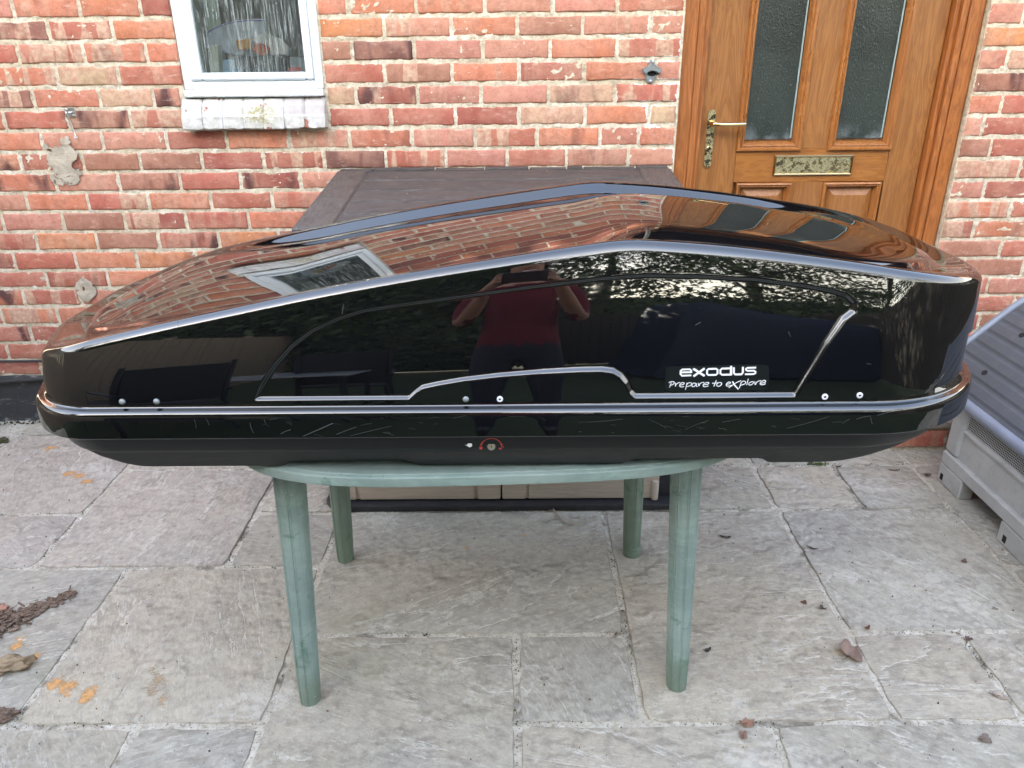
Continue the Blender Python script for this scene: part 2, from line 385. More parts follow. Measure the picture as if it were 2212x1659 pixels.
def m_upvc():
    t = NT('white_upvc'); w = t.pos()
    c = t.mix(t.math('MULTIPLY', t.ramp(t.voro(w, 120), .12, .05), t.ramp(t.noise(w, 20), .5, .6)), (.78, .85, .90), (.42, .44, .45))
    c = t.mix(t.ramp(t.math('ADD', t.noise(w, 30, 5, .7), t.ramp(t.sep(w)[2], 1.42, 1.30, 0, .22)), .66, .8, 0, .6), c, (.55, .52, .45))
    return t.fin(c, .28)
def m_window_glass():
    t = NT('wet_obscured_glass'); w = t.pos()
    tr = t.n('ShaderNodeBsdfTransparent'); tr.inputs[0].default_value = (.97, .99, .98, 1)
    gl = t.n('ShaderNodeBsdfGlossy'); gl.inputs['Roughness'].default_value = .06; gl.inputs[0].default_value = (1, 1, 1, 1)
    df = t.n('ShaderNodeBsdfDiffuse'); df.inputs[0].default_value = (.62, .70, .70, 1)
    s = t.noise(t.mapv(w, scale=(1, 1, .03)), 210, 4, .7)
    drops = t.math('MULTIPLY', t.ramp(t.voro(w, 70), .20, .12), t.ramp(t.noise(w, 22, 2), .52, .60))
    mk = t.math('MULTIPLY', t.ramp(s, .50, .60), t.ramp(t.noise(t.mapv(w, scale=(1, 1, .5)), 11, 3), .30, .55, .25, 1))
    mk = t.math('MAXIMUM', t.math('MULTIPLY', mk, .5), t.math('MULTIPLY', drops, .55))
    mk = t.math('MAXIMUM', mk, .035)
    bp = t.n('ShaderNodeBump'); bp.inputs['Strength'].default_value = .5; bp.inputs['Distance'].default_value = .002
    t.l(t.math('ADD', s, drops), bp.inputs['Height']); t.l(bp.outputs[0], gl.inputs['Normal'])
    fr = t.n('ShaderNodeFresnel'); fr.inputs[0].default_value = 1.5
    m1 = t.n('ShaderNodeMixShader'); t.l(mk, m1.inputs[0]); t.l(tr.outputs[0], m1.inputs[1]); t.l(df.outputs[0], m1.inputs[2])
    m2 = t.n('ShaderNodeMixShader'); t.l(fr.outputs[0], m2.inputs[0]); t.l(m1.outputs[0], m2.inputs[1]); t.l(gl.outputs[0], m2.inputs[2])
    t.l(m2.outputs[0], t.out.inputs[0]); t.t.nodes.remove(t.b); return t.m
def m_frost():
    t = NT('stippled_dark_glass'); w = t.pos()
    c = t.mix(t.ramp(t.noise(w, 3, 4, .6), .3, .7), (.010, .018, .017), (.028, .040, .036))
    c = t.mix(t.math('MULTIPLY', t.ramp(t.sep(w)[2], 1.20, 1.10), t.ramp(t.noise(w, 14, 4), .42, .65, 0, .8)), c, (.20, .24, .26))
    c = t.mix(t.ramp(t.noise(w, 130, 3, .6), .60, .70, 0, .4), c, (.22, .26, .26))
    t.bump(t.noise(t.mapv(w, scale=(1, 1, .7)), 210, 3, .6), .8, .003)
    return t.fin(c, .30)
def m_brass():
    t = NT('tarnished_brass'); w = t.pos()
    n = t.ramp(t.noise(w, 45, 6, .75, .3), .40, .66)
    c = t.mix(n, (.84, .72, .42), (.22, .23, .14))
    return t.fin(c, t.math('ADD', .12, t.math('MULTIPLY', n, .5)), metal=t.math('SUBTRACT', 1.0, t.math('MULTIPLY', n, .6)))
def m_leaf(name, a, b, rough=.55, tl=.0):
    t = NT(name); oi = t.n('ShaderNodeObjectInfo'); w = t.pos()
    c = t.mix(t.ramp(t.noise(w, 1.3, 3), .3, .7), a, b); c = t.mix(t.ramp(t.noise(w, 30, 3), .3, .7, 0, .5), c, b)
    return t.fin(c, rough)
MAT = dict(
    brick=m_brick(), mortar=m_mortar(), slab=m_slab(),
    joint=m_mortar('paving_mortar', (.52, .48, .40), (.62, .59, .51), dirt=.7),
    render=None, gloss=m_gloss(), table=m_table(), wpaint=m_paint_white(), upvc=m_upvc(), wglass=m_window_glass(), frost=m_frost(), brass=m_brass(),
    base=m_plain('satin_black_plastic', (.003, .0045, .0045), .30, bump=.25, bs=500, spec=.25),
    matte=m_plain('matte_black_plastic', (.050, .050, .050), .75, bump=.3, bs=400, spec=.3), rivetgrey=m_plain('grey_rivet', (.30, .32, .32), .45, .2),
    steel=m_plain('zinc_steel', (.62, .63, .64), .35, 1, bump=.2, bs=200),
    greymetal=m_plain('grey_cast_metal', (.30, .34, .37), .5, .7, bump=.3, bs=120),
    door=m_wood('golden_oak_door', (.345, .15, .045), (.20, .075, .022)),
    doorx=m_wood('golden_oak_rail', (.36, .145, .032), (.22, .075, .016), axis='x'),
    frame=m_wood('oak_frame_foil', (.42, .15, .04), (.20, .065, .018), rough=.42),
    mould=m_wood('oak_moulding', (.38, .155, .045), (.25, .09, .026), rough=.3),
    seal=m_plain('grey_glazing_seal', (.35, .45, .46), .5),
    rubber=m_plain('black_rubber', (.03, .03, .033), .45),
    chestlid=m_wood('brown_woodgrain_plastic', (.100, .086, .080), (.022, .019, .019), axis='x', rough=.5, sc=2.2, grain=1.6),
    chestlidy=m_wood('brown_woodgrain_plastic_end', (.110, .093, .085), (.028, .023, .022), axis='y', rough=.5, sc=1.6, grain=.9),
    chestdoor=m_wood('beige_woodgrain_plastic', (.50, .42, .335), (.40, .33, .26), axis='x', rough=.6, sc=.9, grain=.9),
    chestbase=m_plastic('black_plastic_base', (.025, .025, .029), .42, g=.15),
    binlid=m_plastic('blue_grey_plastic', (.085, .094, .108), .55, grime=(.20, .19, .17), g=.25, bump=.3),
    binedge=m_plastic('pale_blue_grey_plastic', (.21, .235, .29), .5, g=.2),
    binbody=m_plastic('speckled_grey_plastic', (.50, .505, .49), .55, spk=.9, g=.25, bump=.3),
    dark=m_plain('dark_gap', (.01, .01, .01), .8),
    concrete=m_mortar('pale_concrete', (.42, .39, .34), (.52, .49, .43)),
    white=m_plain('white_print', (.85, .86, .88), .4, var=.02), decal=m_plain('black_decal', (.007, .010, .010), .3),
    red=m_plain('red_print', (.62, .06, .05), .45, var=.05), lockface=m_plain('lock_metal', (.50, .52, .42), .3, .8),
    scratch=m_plain('scuffed_plastic', (.13, .135, .145), .6),
)
t = NT('black_bitumen_plinth'); w = t.pos()
c = t.mix(t.ramp(t.noise(t.mapv(w, scale=(.5, 1, 1.4)), 16, 6, .75), .55, .68, 0, .75), (.030, .032, .037), (.36, .35, .33))
t.bump(t.noise(w, 45, 5, .7), .8, .004); MAT['render'] = t.fin(c, t.ramp(t.noise(w, 20), .3, .7, .35, .7))
# ------------------------------------------------------------------ house wall
WY = 2.968
def Xat(px, z, Y=WY):
    # world X on plane Y at height z that falls on the pixel column px
    a = (px - 1106) / F
    d0 = Vector((0, Y, z - CAMZ))
    return (d0.dot(RT) - a * d0.dot(FW)) / (a * FW.x - RT.x)
def Zat(px, py, Y=WY): return atY(px, py, Y).z
house = empty('brick_house', (-.5, 3.1, 0), 'red brick house back wall with white window, oak front door and black painted plinth', 'house')
WX0, WX1 = -2.75, .600     # wall left of the door
PX0, PX1 = 1.660, 3.40     # wall right of the door
ZL = [1.561, 1.488, 1.413, 1.337, 1.263, 1.188, 1.112, 1.038, .963, .889, .812, .736, .658, .584, .508, .429, .351, .273, .202]
TOPZ = 1.636
# brick shapes: worn arrises, a dozen variants
def brick_mesh(seed, chip=1.0):
    r = random.Random(seed); L, H, N = .1115, .0325, 16
    prof = []
    q = []
    for sx, sz in ((1, 1), (-1, 1), (-1, -1), (1, -1)):
        e = r.uniform(.002, .006) * chip; f = r.uniform(.002, .005) * chip
        c_ = [(sx * L, sz * (H - f)), (sx * (L - e), sz * H)]
        if sx * sz < 0: c_ = c_[::-1]
        q.append(c_)
    for k in range(4):
        prof += q[k]; a, b_ = q[k][1], q[(k + 1) % 4][0]; n_ = 4 if k in (0, 2) else 1
        for i in range(1, n_ + 1):
            u = i / (n_ + 1) + r.uniform(-.05, .05); x, z = a[0] + (b_[0] - a[0]) * u, a[1] + (b_[1] - a[1]) * u
            d = r.uniform(0, .0018) * chip + (.003 * chip if r.random() < .12 else 0)
            if k in (0, 2): z -= math.copysign(d, z)
            else: x -= math.copysign(d, x)
            prof.append((x, z))
    N = len(prof)
    vs = []; rings = [(.09, 0.), (.004, 0.), (.0005, .0022), (-.0006, .0060)]
    for y, ins in rings:
        for x, z in prof: vs.append((x - math.copysign(min(ins, abs(x)), x), y + (r.uniform(-.0008, .0008) if ins else 0), z - math.copysign(min(ins, abs(z)), z)))
    fs = []
    for k in range(3):
        for i in range(N): fs.append((k * N + i, k * N + (i + 1) % N, (k + 1) * N + (i + 1) % N, (k + 1) * N + i))
    fs.append(tuple(range(3 * N, 4 * N)))
    me = bpy.data.meshes.new('brick'); me.from_pydata(vs, [], fs); me.update(); me.materials.append(MAT['brick'])
    import bmesh
    b = bmesh.new(); b.from_mesh(me); bmesh.ops.recalc_face_normals(b, faces=b.faces); b.to_mesh(me); b.free()
    me.polygons.foreach_set('use_smooth', [True] * len(me.polygons)); me.set_sharp_from_angle(angle=R(50))
    return me
BM = [brick_mesh(i, 1.4 if i > 7 else .9) for i in range(12)]
PAL = {'O': (.62, .26, .115), 'o': (.565, .21, .125), 'r': (.44, .14, .10), 'R': (.32, .095, .075), 'p': (.55, .255, .19), 'n': (.36, .175, .12), 'D': (.17, .085, .075), 'y': (.55, .40, .26), 'd': (.26, .13, .10)}
def add_brick(x0, x1, z0, z1, code, parent=house, y=WY, deep=False):
    g = .0105
    o = bpy.data.objects.new('brick', rnd.choice(BM)); COL.objects.link(o)
    cx, cz = (x0 + x1) / 2, (z0 + z1) / 2
    o.location = (cx, y + rnd.uniform(-.0015, .0022), cz)
    o.scale = (max(x1 - x0 - g, .02) / .223, 1, (z1 - z0 - g) / .065)
    if rnd.random() < .5: o.rotation_euler = (rnd.uniform(-.01, .01), math.pi * 0, rnd.uniform(-.008, .008))
    else: o.rotation_euler = (rnd.uniform(-.01, .01), rnd.uniform(-.006, .006), rnd.uniform(-.008, .008))
    c = PAL[code[0]]; k = rnd.uniform(.88, 1.12)
    o.color = (c[0] * k, c[1] * k * rnd.uniform(.94, 1.06), c[2] * k, 1)
    o['band'] = 1.0 if 'b' in code else (.35 if rnd.random() < .25 else 0.0)
    o['dark'] = 1.0 if 'k' in code else (.45 if rnd.random() < .15 else 0.0)
    o.parent = parent; o.matrix_parent_inverse = parent.matrix_world.inverted()
    return o
def Lx(*v): return [x * .3472 for x in v]
def Mx(*v): return [658.3 + .372 * x for x in v]
def Px(*v): return [2002.4 + .3142 * x for x in v]
SILL0, SILL1 = -1.215, -.688
# every course: joints in picture columns, one code for each brick
ROWS = [
 [(Lx(-325, 75, 490, 870), 'rr p o o'.split(), 'W'), (Mx(245, 645, 1045, 1445, 1815), 'o o o p po r'.split(), 'E')],
 [(Lx(-110, 300, 698), 'r dkb rb o'.split(), 'W'), (Mx(460, 850, 1235, 1615, 2010), 'O pb o n pb p'.split(), 'E')],
 [(Lx(-300, 110, 520, 910), 'r r rb ob o'.split(), 'W'), (Mx(275, 635, 1035, 1425, 1815), 'n Dk p p o rb'.split(), 'E')],
 [(Lx(-45, 355, 735), 'r ob yb r'.split(), 'W'), (Mx(465, 855, 1245, 1625, 2035), 'r nb o R o p'.split(), 'E')],
 [(Lx(-200, 205, 615, 955), 'r dkb o yb pk'.split(), 'W'), (Mx(295, 655, 1025, 1415, 1800), 'y Rkb p p yb rb'.split(), 'E')],
 [(Lx(-380, 25, 425, 810), 'o o r nk rb'.split(), 'W'), (Mx(500, 875, 1245, 1630, 2000), 'r r R yb o y'.split(), 'E')],
 [(Lx(-145, 260, 635, 1035, 1410, 1800, 2180), 'r o p p R o pb r'.split()[:8], 'C'), (Mx(260, 625, 990, 1350, 1715, 1940), 'x o p rb o rk o'.split(), 'E')],
 [(Lx(-250, 125, 515, 870, 1255, 1640, 2020), 'o ok rk n n R rb Dk'.split(), 'C'), (Mx(470, 820, 1175, 1520, 1880), 'x rb p r nk p'.split(), 'E')],
 [(Lx(-40, 345, 740, 1120, 1495, 1870), 'r ok p nk r Rk p'.split(), 'A')],
 [(Lx(-220, 165, 545, 925, 1310, 1695), 'p p o rb o r r'.split(), 'A')],
 [(Lx(15, 395, 775, 1160, 1545), 'p p n Rb r o'.split(), 'A')],
 [(Lx(-155, 225, 600, 985, 1360), 'r r O n rk O'.split(), 'A')],
 [(Lx(-290, 90, 470, 850, 1225), 'p r r o O O'.split(), 'A')],
 [(Lx(-90, 290, 670, 1050), 'r rk r o r'.split(), 'A')],
 [(Lx(-225, 145, 500, 870), 'r ok rb r o'.split(), 'A')],
 [(Lx(10, 360, 735), 'r ob o r'.split(), 'A')],
 [(Lx(-165, 190, 560), 'r rk R r'.split(), 'A')],
 [(Lx(45, 405), 'r r o'.split(), 'A')],
 [(Lx(-110, 255), 'r r r'.split(), 'A')],
]
PITCH = .2375
SIL = [(-50, 760), (100, 740), (210, 640), (300, 590), (450, 530), (640, 478), (900, 420), (1100, 405), (1330, 393), (1500, 397), (1700, 425), (1900, 470), (2020, 500), (2095, 560), (2110, 700), (2111, 2000)]
def hidden(x, z):
    px, py = px_of((x, WY, z))
    if px < -75 or px > 2290 or py < -45: return True
    if px < 92: return False
    if 690 < px < 1440 and py > 372: return True
    if px > 2111: return py > 900
    for (a, ya), (b, yb) in zip(SIL, SIL[1:]):
        if a <= px < b: return py > ya + (yb - ya) * (px - a) / (b - a) + 26
    return False
spare = MB()       # bricks nobody sees singly: joined
def put_brick(x0, x1, z0, z1, code):
    if x1 - x0 < .03: return
    if hidden((x0 + x1) / 2, (z0 + z1) / 2) and hidden(x0, (z0 + z1) / 2) and hidden(x1, (z0 + z1) / 2):
        spare.cm = rnd.choice([0, 0, 1, 2, 3])
        spare.box((x0 + .006, WY + rnd.uniform(-.001, .002), z0 + .005), (x1 - .006, WY + .06, z1 - .0055))
    else: add_brick(x0, x1, z0, z1, code)
CODES = 'o r r p r o n Rk pb rb o r'.split()
for r_, segs in enumerate(ROWS):
    z1 = TOPZ if r_ == 0 else ZL[r_ - 1]; z0 = ZL[r_]; zm = (z0 + z1) / 2
    for js, codes, kind in segs:
        xs = [Xat(j, zm) for j in js]
        lo = {'W': WX0, 'A': WX0, 'C': WX0, 'E': SILL1 + .002}[kind]; hi = {'W': SILL0 + (.018 if r_ < 4 else -.002), 'A': WX1, 'C': Xat(Mx(70)[0], zm), 'E': WX1}[kind]
        if kind == 'E' and r_ < 4: lo = -.690
        if kind == 'E' and codes[0] == 'x': lo = xs[0]; codes = codes[1:]; xs = xs
        elif kind == 'C': pass
        if kind == 'C': hi = Xat(Mx(260 if r_ == 6 else 115)[0], zm)
        if kind == 'E' and r_ == 7 and True: lo = Xat(Mx(115)[0], zm); xs = [lo] + xs; codes = ['Dk'] + codes; 
        xs = [x for x in xs if lo - .01 <= x < hi - .02]
        # run on past the last joint read, at the regular pitch
        while xs and xs[-1] + PITCH < hi - .03 and kind in 'AC': xs.append(xs[-1] + PITCH)
        ext = []
        while xs and xs[0] - PITCH > lo + .03: xs.insert(0, xs[0] - PITCH); ext.append(rnd.choice(CODES))
        if not xs or xs[0] > lo + .02: edges = [lo] + xs + [hi]
        else: edges = xs + [hi]
        codes = ext + list(codes)
        for i in range(len(edges) - 1):
            put_brick(edges[i], edges[i + 1], z0, z1, codes[i] if i < len(codes) else rnd.choice(CODES))
# right of the door
RZ = [1.662, 1.587, 1.511, 1.438, 1.362, 1.286, 1.211, 1.134, 1.058, .98, .904, .829, .752, .677, .600, .524, .448, .372, .297, .222, .147, .073, .0]
RROW = [[], (Px(670), 'p r'), (Px(800), 'O r'), (Px(555), 'r pb'), (Px(760), 'nk n'), (Px(515), 'o r'), (Px(385), 'p r'), (Px(440), 'nk r'), (Px(640), 'pb r'), (Px(395), 'p R'), (Px(575), 'ob r'), (Px(320), 'rb o'), (Px(510), 'n r')]
for i in range(len(RZ) - 1):
    z1, z0 = RZ[i], RZ[i + 1]; zm = (z0 + z1) / 2
    if i < len(RROW) and RROW[i]: xs = [Xat(RROW[i][0][0], zm)]; codes = RROW[i][1].split()
    else: xs = [PX0 + (.118 if i % 2 else .235)]; codes = []
    while xs[-1] + PITCH < PX1 - .03: xs.append(xs[-1] + PITCH)
    e = [PX0] + xs + [PX1]
    for k in range(len(e) - 1): put_brick(e[k], e[k + 1], z0, z1, codes[k] if k < len(codes) else rnd.choice(CODES))
# courses above the picture, up to the eaves
EAVE = 2.55
z = TOPZ; n = 0
while z < EAVE:
    zz = z + .0746; x = WX0 - (.0 if n % 2 else .118)
    while x < PX1:
        a, b_ = max(x, WX0), min(x + PITCH, PX1)
        for (o0, o1, top) in ((-1.215, -.688, 2.30), (WX1, PX0, 2.20)):
            if z < top - .03 and a < o1 and b_ > o0:
                if a < o0 < b_ and o0 - a > .03: spare.cm = rnd.choice([0, 1, 2, 3]); spare.box((a + .005, WY, z + .005), (o0 - .004, WY + .06, zz - .005))
                if a < o1 < b_ and b_ - o1 > .03: spare.cm = rnd.choice([0, 1, 2, 3]); spare.box((o1 + .004, WY, z + .005), (b_ - .005, WY + .06, zz - .005))
                a = b_
        if b_ - a > .02: spare.cm = rnd.choice([0, 0, 1, 2, 3]); spare.box((a + .005, WY + rnd.uniform(-.001, .002), z + .005), (b_ - .005, WY + .06, zz - .005))
        x += PITCH
    z = zz; n += 1
def m_brick_flat(name, col):
    t = NT(name); w = t.pos(); c = t.mix(t.ramp(t.noise(w, 8, 4), .35, .65), col, tuple(x * .72 for x in col))
    c = t.mix(t.ramp(t.noise(w, 45, 5, .7), .58, .7, 0, .6), c, (.6, .5, .42)); t.bump(t.noise(w, 90, 4), .6, .003); return t.fin(c, .85)
sp_ = spare.build('upper_brickwork', [m_brick_flat('brick_red', (.42, .14, .095)), m_brick_flat('brick_orange', (.56, .21, .12)), m_brick_flat('brick_pink', (.52, .25, .18)), m_brick_flat('brick_brown', (.31, .11, .085))], house)
tag(sp_, kind='stuff')
# mortar: a lumpy sheet between the bricks that laps over their arrises here and there, with solid masonry behind
def wall_sheet(x0, x1, z0, z1, st, holes=()):
    m = MB(); nx = int((x1 - x0) / st); nz = int((z1 - z0) / st); ok = {}
    for j in range(nz + 1):
        for i in range(nx + 1):
            x = x0 + (x1 - x0) * i / nx; z = z0 + (z1 - z0) * j / nz
            d = noise.noise(Vector((x * 45, 0, z * 60))) * .0040 + noise.noise(Vector((x * 120, 3, z * 120))) * .0022 + noise.noise(Vector((x * 9, 7, z * 9))) * .0016
            m.v.append((x, WY + .0036 - d, z))
    for j in range(nz):
        for i in range(nx):
            xc = x0 + (x1 - x0) * (i + .5) / nx; zc = z0 + (z1 - z0) * (j + .5) / nz
            if any(a < xc < b and c < zc < d for a, b, c, d in holes): continue
            a = j * (nx + 1) + i; m.f.append((a, a + 1, a + nx + 2, a + nx + 1)); m.mi.append(0)
    return m
mm = wall_sheet(WX0, WX1, .205, 1.75, .0075, [(-1.205, -.693, 1.19, 3)])
m2_ = wall_sheet(PX0 + .003, PX1, 0, 1.75, .0075); mm.add(m2_.v, m2_.f)
m2_ = wall_sheet(WX0, PX1, 1.75, EAVE, .05, [(-1.22, -.68, 1, 2.35), (WX1 - .01, PX0 + .01, 1, 2.23)]); mm.add(m2_.v, m2_.f)
mm.build('mortar', MAT['mortar'], house, smooth=True)
core = MB(); Y0, Y1 = WY + .009, WY + .24
for a, b_ in (((WX0, Y0, 0), (-1.20, Y1, EAVE)), ((-1.20, Y0, 0), (-.69, Y1, 1.285)), ((-1.20, Y0, 2.35), (-.69, Y1, EAVE)), ((-.69, Y0, 0), (WX1 - .002, Y1, EAVE)), ((WX1 - .002, Y0, 2.23), (PX0 + .004, Y1, EAVE)), ((PX0 + .004, Y0, 0), (PX1, Y1, EAVE))): core.box(a, b_)
core.box((WX0, Y1, 0), (WX0 + .2, 5.4, EAVE)); core.box((PX1 - .2, Y1, 0), (PX1, 5.4, EAVE)); core.box((WX0 + .2, 4.4, 0), (PX1 - .2, 4.5, EAVE))
core.box((-6.5, 5.5, 0), (9.5, 12.5, 5.2))
core.build('masonry', MAT['mortar'], house)
rf = MB(); rf.prism([(WY - .16, EAVE - .03), (5.5, 3.75), (5.5, 3.85), (WY - .16, EAVE + .05)][::-1], WX0 - .1, PX1 + .1, 'x')
rf.prism([(5.2, 5.1), (12.8, 5.1), (9, 8.0)][::-1], -6.7, 9.7, 'x')
rf.build('roof', m_plain('slate_roof', (.10, .10, .11), .6), house)
gt = MB(); gt.tube([(WX0 - .1, WY - .20, EAVE - .01), (PX1 + .1, WY - .20, EAVE - .01)], .045, 12); gt.build('gutter', MAT['rubber'], house)
# black plinth, with its uneven foot
pl = MB(); nx = 120
x0p, x1p = WX0, 1.0
for j, (z_, dy) in enumerate(((.203, .004), (.196, -.004), (.15, -.006), (.10, -.0065), (.05, -.007), (.012, -.010), (-.01, -.012))):
    for i in range(nx + 1):
        x = x0p + (x1p - x0p) * i / nx
        pl.v.append((x, WY + dy + noise.noise(Vector((x * 14, j, 0))) * .004, z_ + noise.noise(Vector((x * 9, j * 3, 5))) * .004))
for j in range(6):
    for i in range(nx): a = j * (nx + 1) + i; pl.f.append((a, a + nx + 1, a + nx + 2, a + 1)); pl.mi.append(0)
pl.build('plinth', MAT['render'], house, smooth=True)
# grey cement patches on the brickwork
def m_smear(name, a, b_):
    t = NT(name); w = t.pos(); ms = t.n('ShaderNodeMixShader'); tr = t.n('ShaderNodeBsdfTransparent'); ob = t.sep(t.pos('obj'))
    d = t.math('SQRT', t.math('ADD', t.math('MULTIPLY', ob[0], ob[0]), t.math('MULTIPLY', ob[2], ob[2])))
    nn = t.noise(w, 20, 6, .6, .3); al = t.ramp(t.math('ADD', t.math('MULTIPLY', t.math('SUBTRACT', nn, .5), 2.2), t.math('SUBTRACT', .62, t.math('MULTIPLY', d, .8))), 0.0, .06)
    c = t.mix(t.ramp(t.noise(w, 14, 5, .7), .35, .65), a, b_); t.bump(t.math('ADD', t.noise(t.mapv(w, scale=(1, 1, 2.2)), 40, 6, .7), t.math('MULTIPLY', al, 1.0)), 1.0, .006)
    t.fin(c, .9, spec=.2); t.l(al, ms.inputs[0]); t.l(tr.outputs[0], ms.inputs[1]); t.l(t.b.outputs[0], ms.inputs[2]); t.l(ms.outputs[0], t.out.inputs[0]); return t.m
MAT['smear'] = m_smear('grey_cement_smear', (.40, .35, .28), (.56, .50, .41))
def patch(name, cx, cz, rx, rz, seed, mat, hole=0, label=None, th=.006, yy=WY - .001):
    m = MB(); K = 24
    for q in range(K + 1):
        for i in range(K + 1):
            u, v_ = i / K * 2 - 1, q / K * 2 - 1; e = max(0, 1 - (u * u + v_ * v_)); m.v.append((u, -.0035 - th * .7 * e ** .5 - noise.noise(Vector((u * 3, v_ * 3, seed))) * .003 * e, v_))
    for q in range(K):
        for i in range(K): a = q * (K + 1) + i; m.f.append((a, a + 1, a + K + 2, a + K + 1)); m.mi.append(0)
    o = m.build(name, MAT['smear'], smooth=True); o.scale = (rx * 1.25, 1, rz * 1.25); o.location = (cx, yy, cz); o.parent = house; o.matrix_parent_inverse = house.matrix_world.inverted()
    if label: o['label'] = label
    return o
MAT['cement'] = m_mortar('grey_cement', (.47, .42, .34), (.58, .52, .42))
p_ = atY(138, 347, WY); patch('cement_patch', p_.x, p_.z, .075, .078, 2.0, MAT['cement'], label='large grey cement smear across two bricks', th=.004)
p_ = atY(184, 624, WY); patch('cement_patch', p_.x, p_.z, .036, .047, 5.3, MAT['cement'], label='small grey cement smear round a drilled hole')
hm = MB(); hm.lathe([(.0085, .000), (.0105, .0015), (.0095, .0028)], (p_.x - .006, WY - .006, p_.z + .004), 16, 'y'); hm.build('drilled_hole', m_plain('rusty_hole', (.16, .06, .015), .9), house)

# ---- window
win = MB(); wx0, wx1, wz0, wz1 = -1.196, -.692, 1.303, 2.33
def ring(m, x0, x1, z0, z1, w, ya, yb, bev=.003, wl=None):
    wl = wl or w
    m.box((x0, ya, z0), (x0 + wl, yb, z1), bev); m.box((x1 - w, ya, z0), (x1, yb, z1), bev)
    m.box((x0 + wl + .0005, ya + .0006, z0), (x1 - w - .0005, yb, z0 + w), bev); m.box((x0 + wl + .0005, ya + .0006, z1 - w), (x1 - w - .0005, yb, z1), bev)
ring(win, wx0, wx1, wz0 + .022, wz1, .030, WY - .006, WY + .05)
wf = win.build('window', MAT['upvc'], house)
s_ = MB(); ring(s_, wx0 + .031, wx1 - .031, wz0 + .053, wz1 - .031, .026, WY - .016, WY + .03, .006, wl=.040); s_.build('sash', MAT['upvc'], wf)
s_ = MB(); s_.box((wx0 - .001, WY - .022, wz0 - .003), (wx1 + .001, WY + .05, wz0 + .0215), .004); s_.build('window_board', MAT['upvc'], wf)
s_ = MB(); s_.box((wx0 + .060, WY + .004, wz0 + .070), (wx1 - .052, WY + .008, wz1 - .05)); s_.build('pane', MAT['wglass'], wf)
s_ = MB()
for i in range(7):
    a = -1.212 + i * .0745; b_ = a + .0735
    pts = [(WY + .02, 1.293), (WY - .006, 1.2955), (WY - .030, 1.268), (WY - .040, 1.240), (WY - .044, 1.234), (WY - .046, 1.193), (WY - .040, 1.189), (WY + .02, 1.189)]
    k = rnd.uniform(-.003, .003); m = MB(); K = 8; pp_ = []
    for u in range(len(pts) - 1):
        for q in range(4): pp_.append((pts[u][0] + (pts[u + 1][0] - pts[u][0]) * q / 4, pts[u][1] + (pts[u + 1][1] - pts[u][1]) * q / 4))
    pp_.append(pts[-1]); n_ = len(pp_)
    for s_i in range(K + 1):
        x = a + (b_ - a) * s_i / K; e = .004 if s_i in (0, K) else 0
        for p in pp_:
            nz_ = noise.noise(Vector((x * 60, p[0] * 60, p[1] * 60 + i))) * .0028
            m.v.append((x, p[0] + (k + e + nz_ if p[0] < WY + .01 else 0), p[1] + k * .6 - (e if p[1] > 1.2 else -e) * .6 + nz_))
    for s_i in range(K):
        for q in range(n_ - 1): c0 = s_i * n_ + q; m.f.append((c0, c0 + 1, c0 + n_ + 1, c0 + n_)); m.mi.append(0)
    m.f.append(tuple(range(n_))); m.f.append(tuple(range(K * n_, (K + 1) * n_))[::-1]); m.mi += [0, 0]
    m.build('sill_brick', MAT['wpaint'], wf)
# room behind the window
rm = MB(); rm.box((-1.9, 4.3, .5), (-.1, 4.35, 2.6)); rm.box((-1.9, WY + .25, 2.55), (-.1, 4.3, 2.6)); rm.box((-1.9, WY + .25, .5), (-.1, 4.3, .55)); rm.box((-1.95, WY + .25, .5), (-1.9, 4.3, 2.6)); rm.box((-.1, WY + .25, .5), (-.05, 4.3, 2.6))
rm.build('room', m_plain('room_wall', (.16, .19, .17), .8), house)
rm = MB(); rm.box((-1.1985, WY + .012, 1.3), (-1.182, WY + .238, 2.34)); rm.build('window_reveal', m_plain('pale_green_reveal', (.50, .62, .52), .7), house)
# dark porch canopy over the door (it shows in the glossy lid)
cn_ = MB(); cn_.box((.42, WY - .52, 2.24), (2.05, WY + .02, 2.31), .01)
MAT['canopy'] = m_plain('dark_canopy', (.03, .028, .027), .6)
cno = cn_.build('porch_canopy', MAT['canopy'], house)
for bx in (.50, 1.95):
    m = MB(); m.tube([(bx, WY - .005, 1.95), (bx, WY - .20, 2.06), (bx, WY - .42, 2.235)], .018, 8); m.build('bracket', MAT['upvc'], cno, smooth=True)
# ---- door
DY = 3.055
fr = MB()
fr.box((WX1 + .001, WY + .030, .13), (.655, WY + .12, 2.20), .004); fr.box((.656, WY + .042, .13), (.684, WY + .12, 2.17), .003); fr.box((.6845, WY + .060, .13), (.704, WY + .12, 2.15), .002)
fr.box((1.612, WY + .026, .13), (PX0 + .003, WY + .12, 2.20), .008); fr.box((1.588, WY + .040, .13), (1.6115, WY + .12, 2.17), .003); fr.box((1.571, WY + .058, .13), (1.5875, WY + .12, 2.15), .002)
fr.box((.7045, WY + .030, 2.12), (1.5705, WY + .12, 2.20), .004)
dfr = fr.build('door_frame', MAT['frame'], house)
door = MB(); door.box((.708, DY + .02, .14), (1.568, DY + .045, 2.115)); do = door.build('door', MAT['door'], house)
g1 = (Xat(1609, 1.125, DY), Xat(1711, 1.125, DY)); g2 = (Xat(1806.5, 1.13, DY), Xat(1908, 1.13, DY)); GZ = 1.128
MZ = Zat(1660, 327, DY)
mo1 = (Xat(1588, 1.08, DY), Xat(1728, 1.08, DY)); mo2 = (Xat(1785, 1.08, DY), Xat(1923.6, 1.08, DY))
def part(name, a, b_, mat, par, bev=.001): m = MB(); m.box(a, b_, bev); return m.build(name, mat, par)
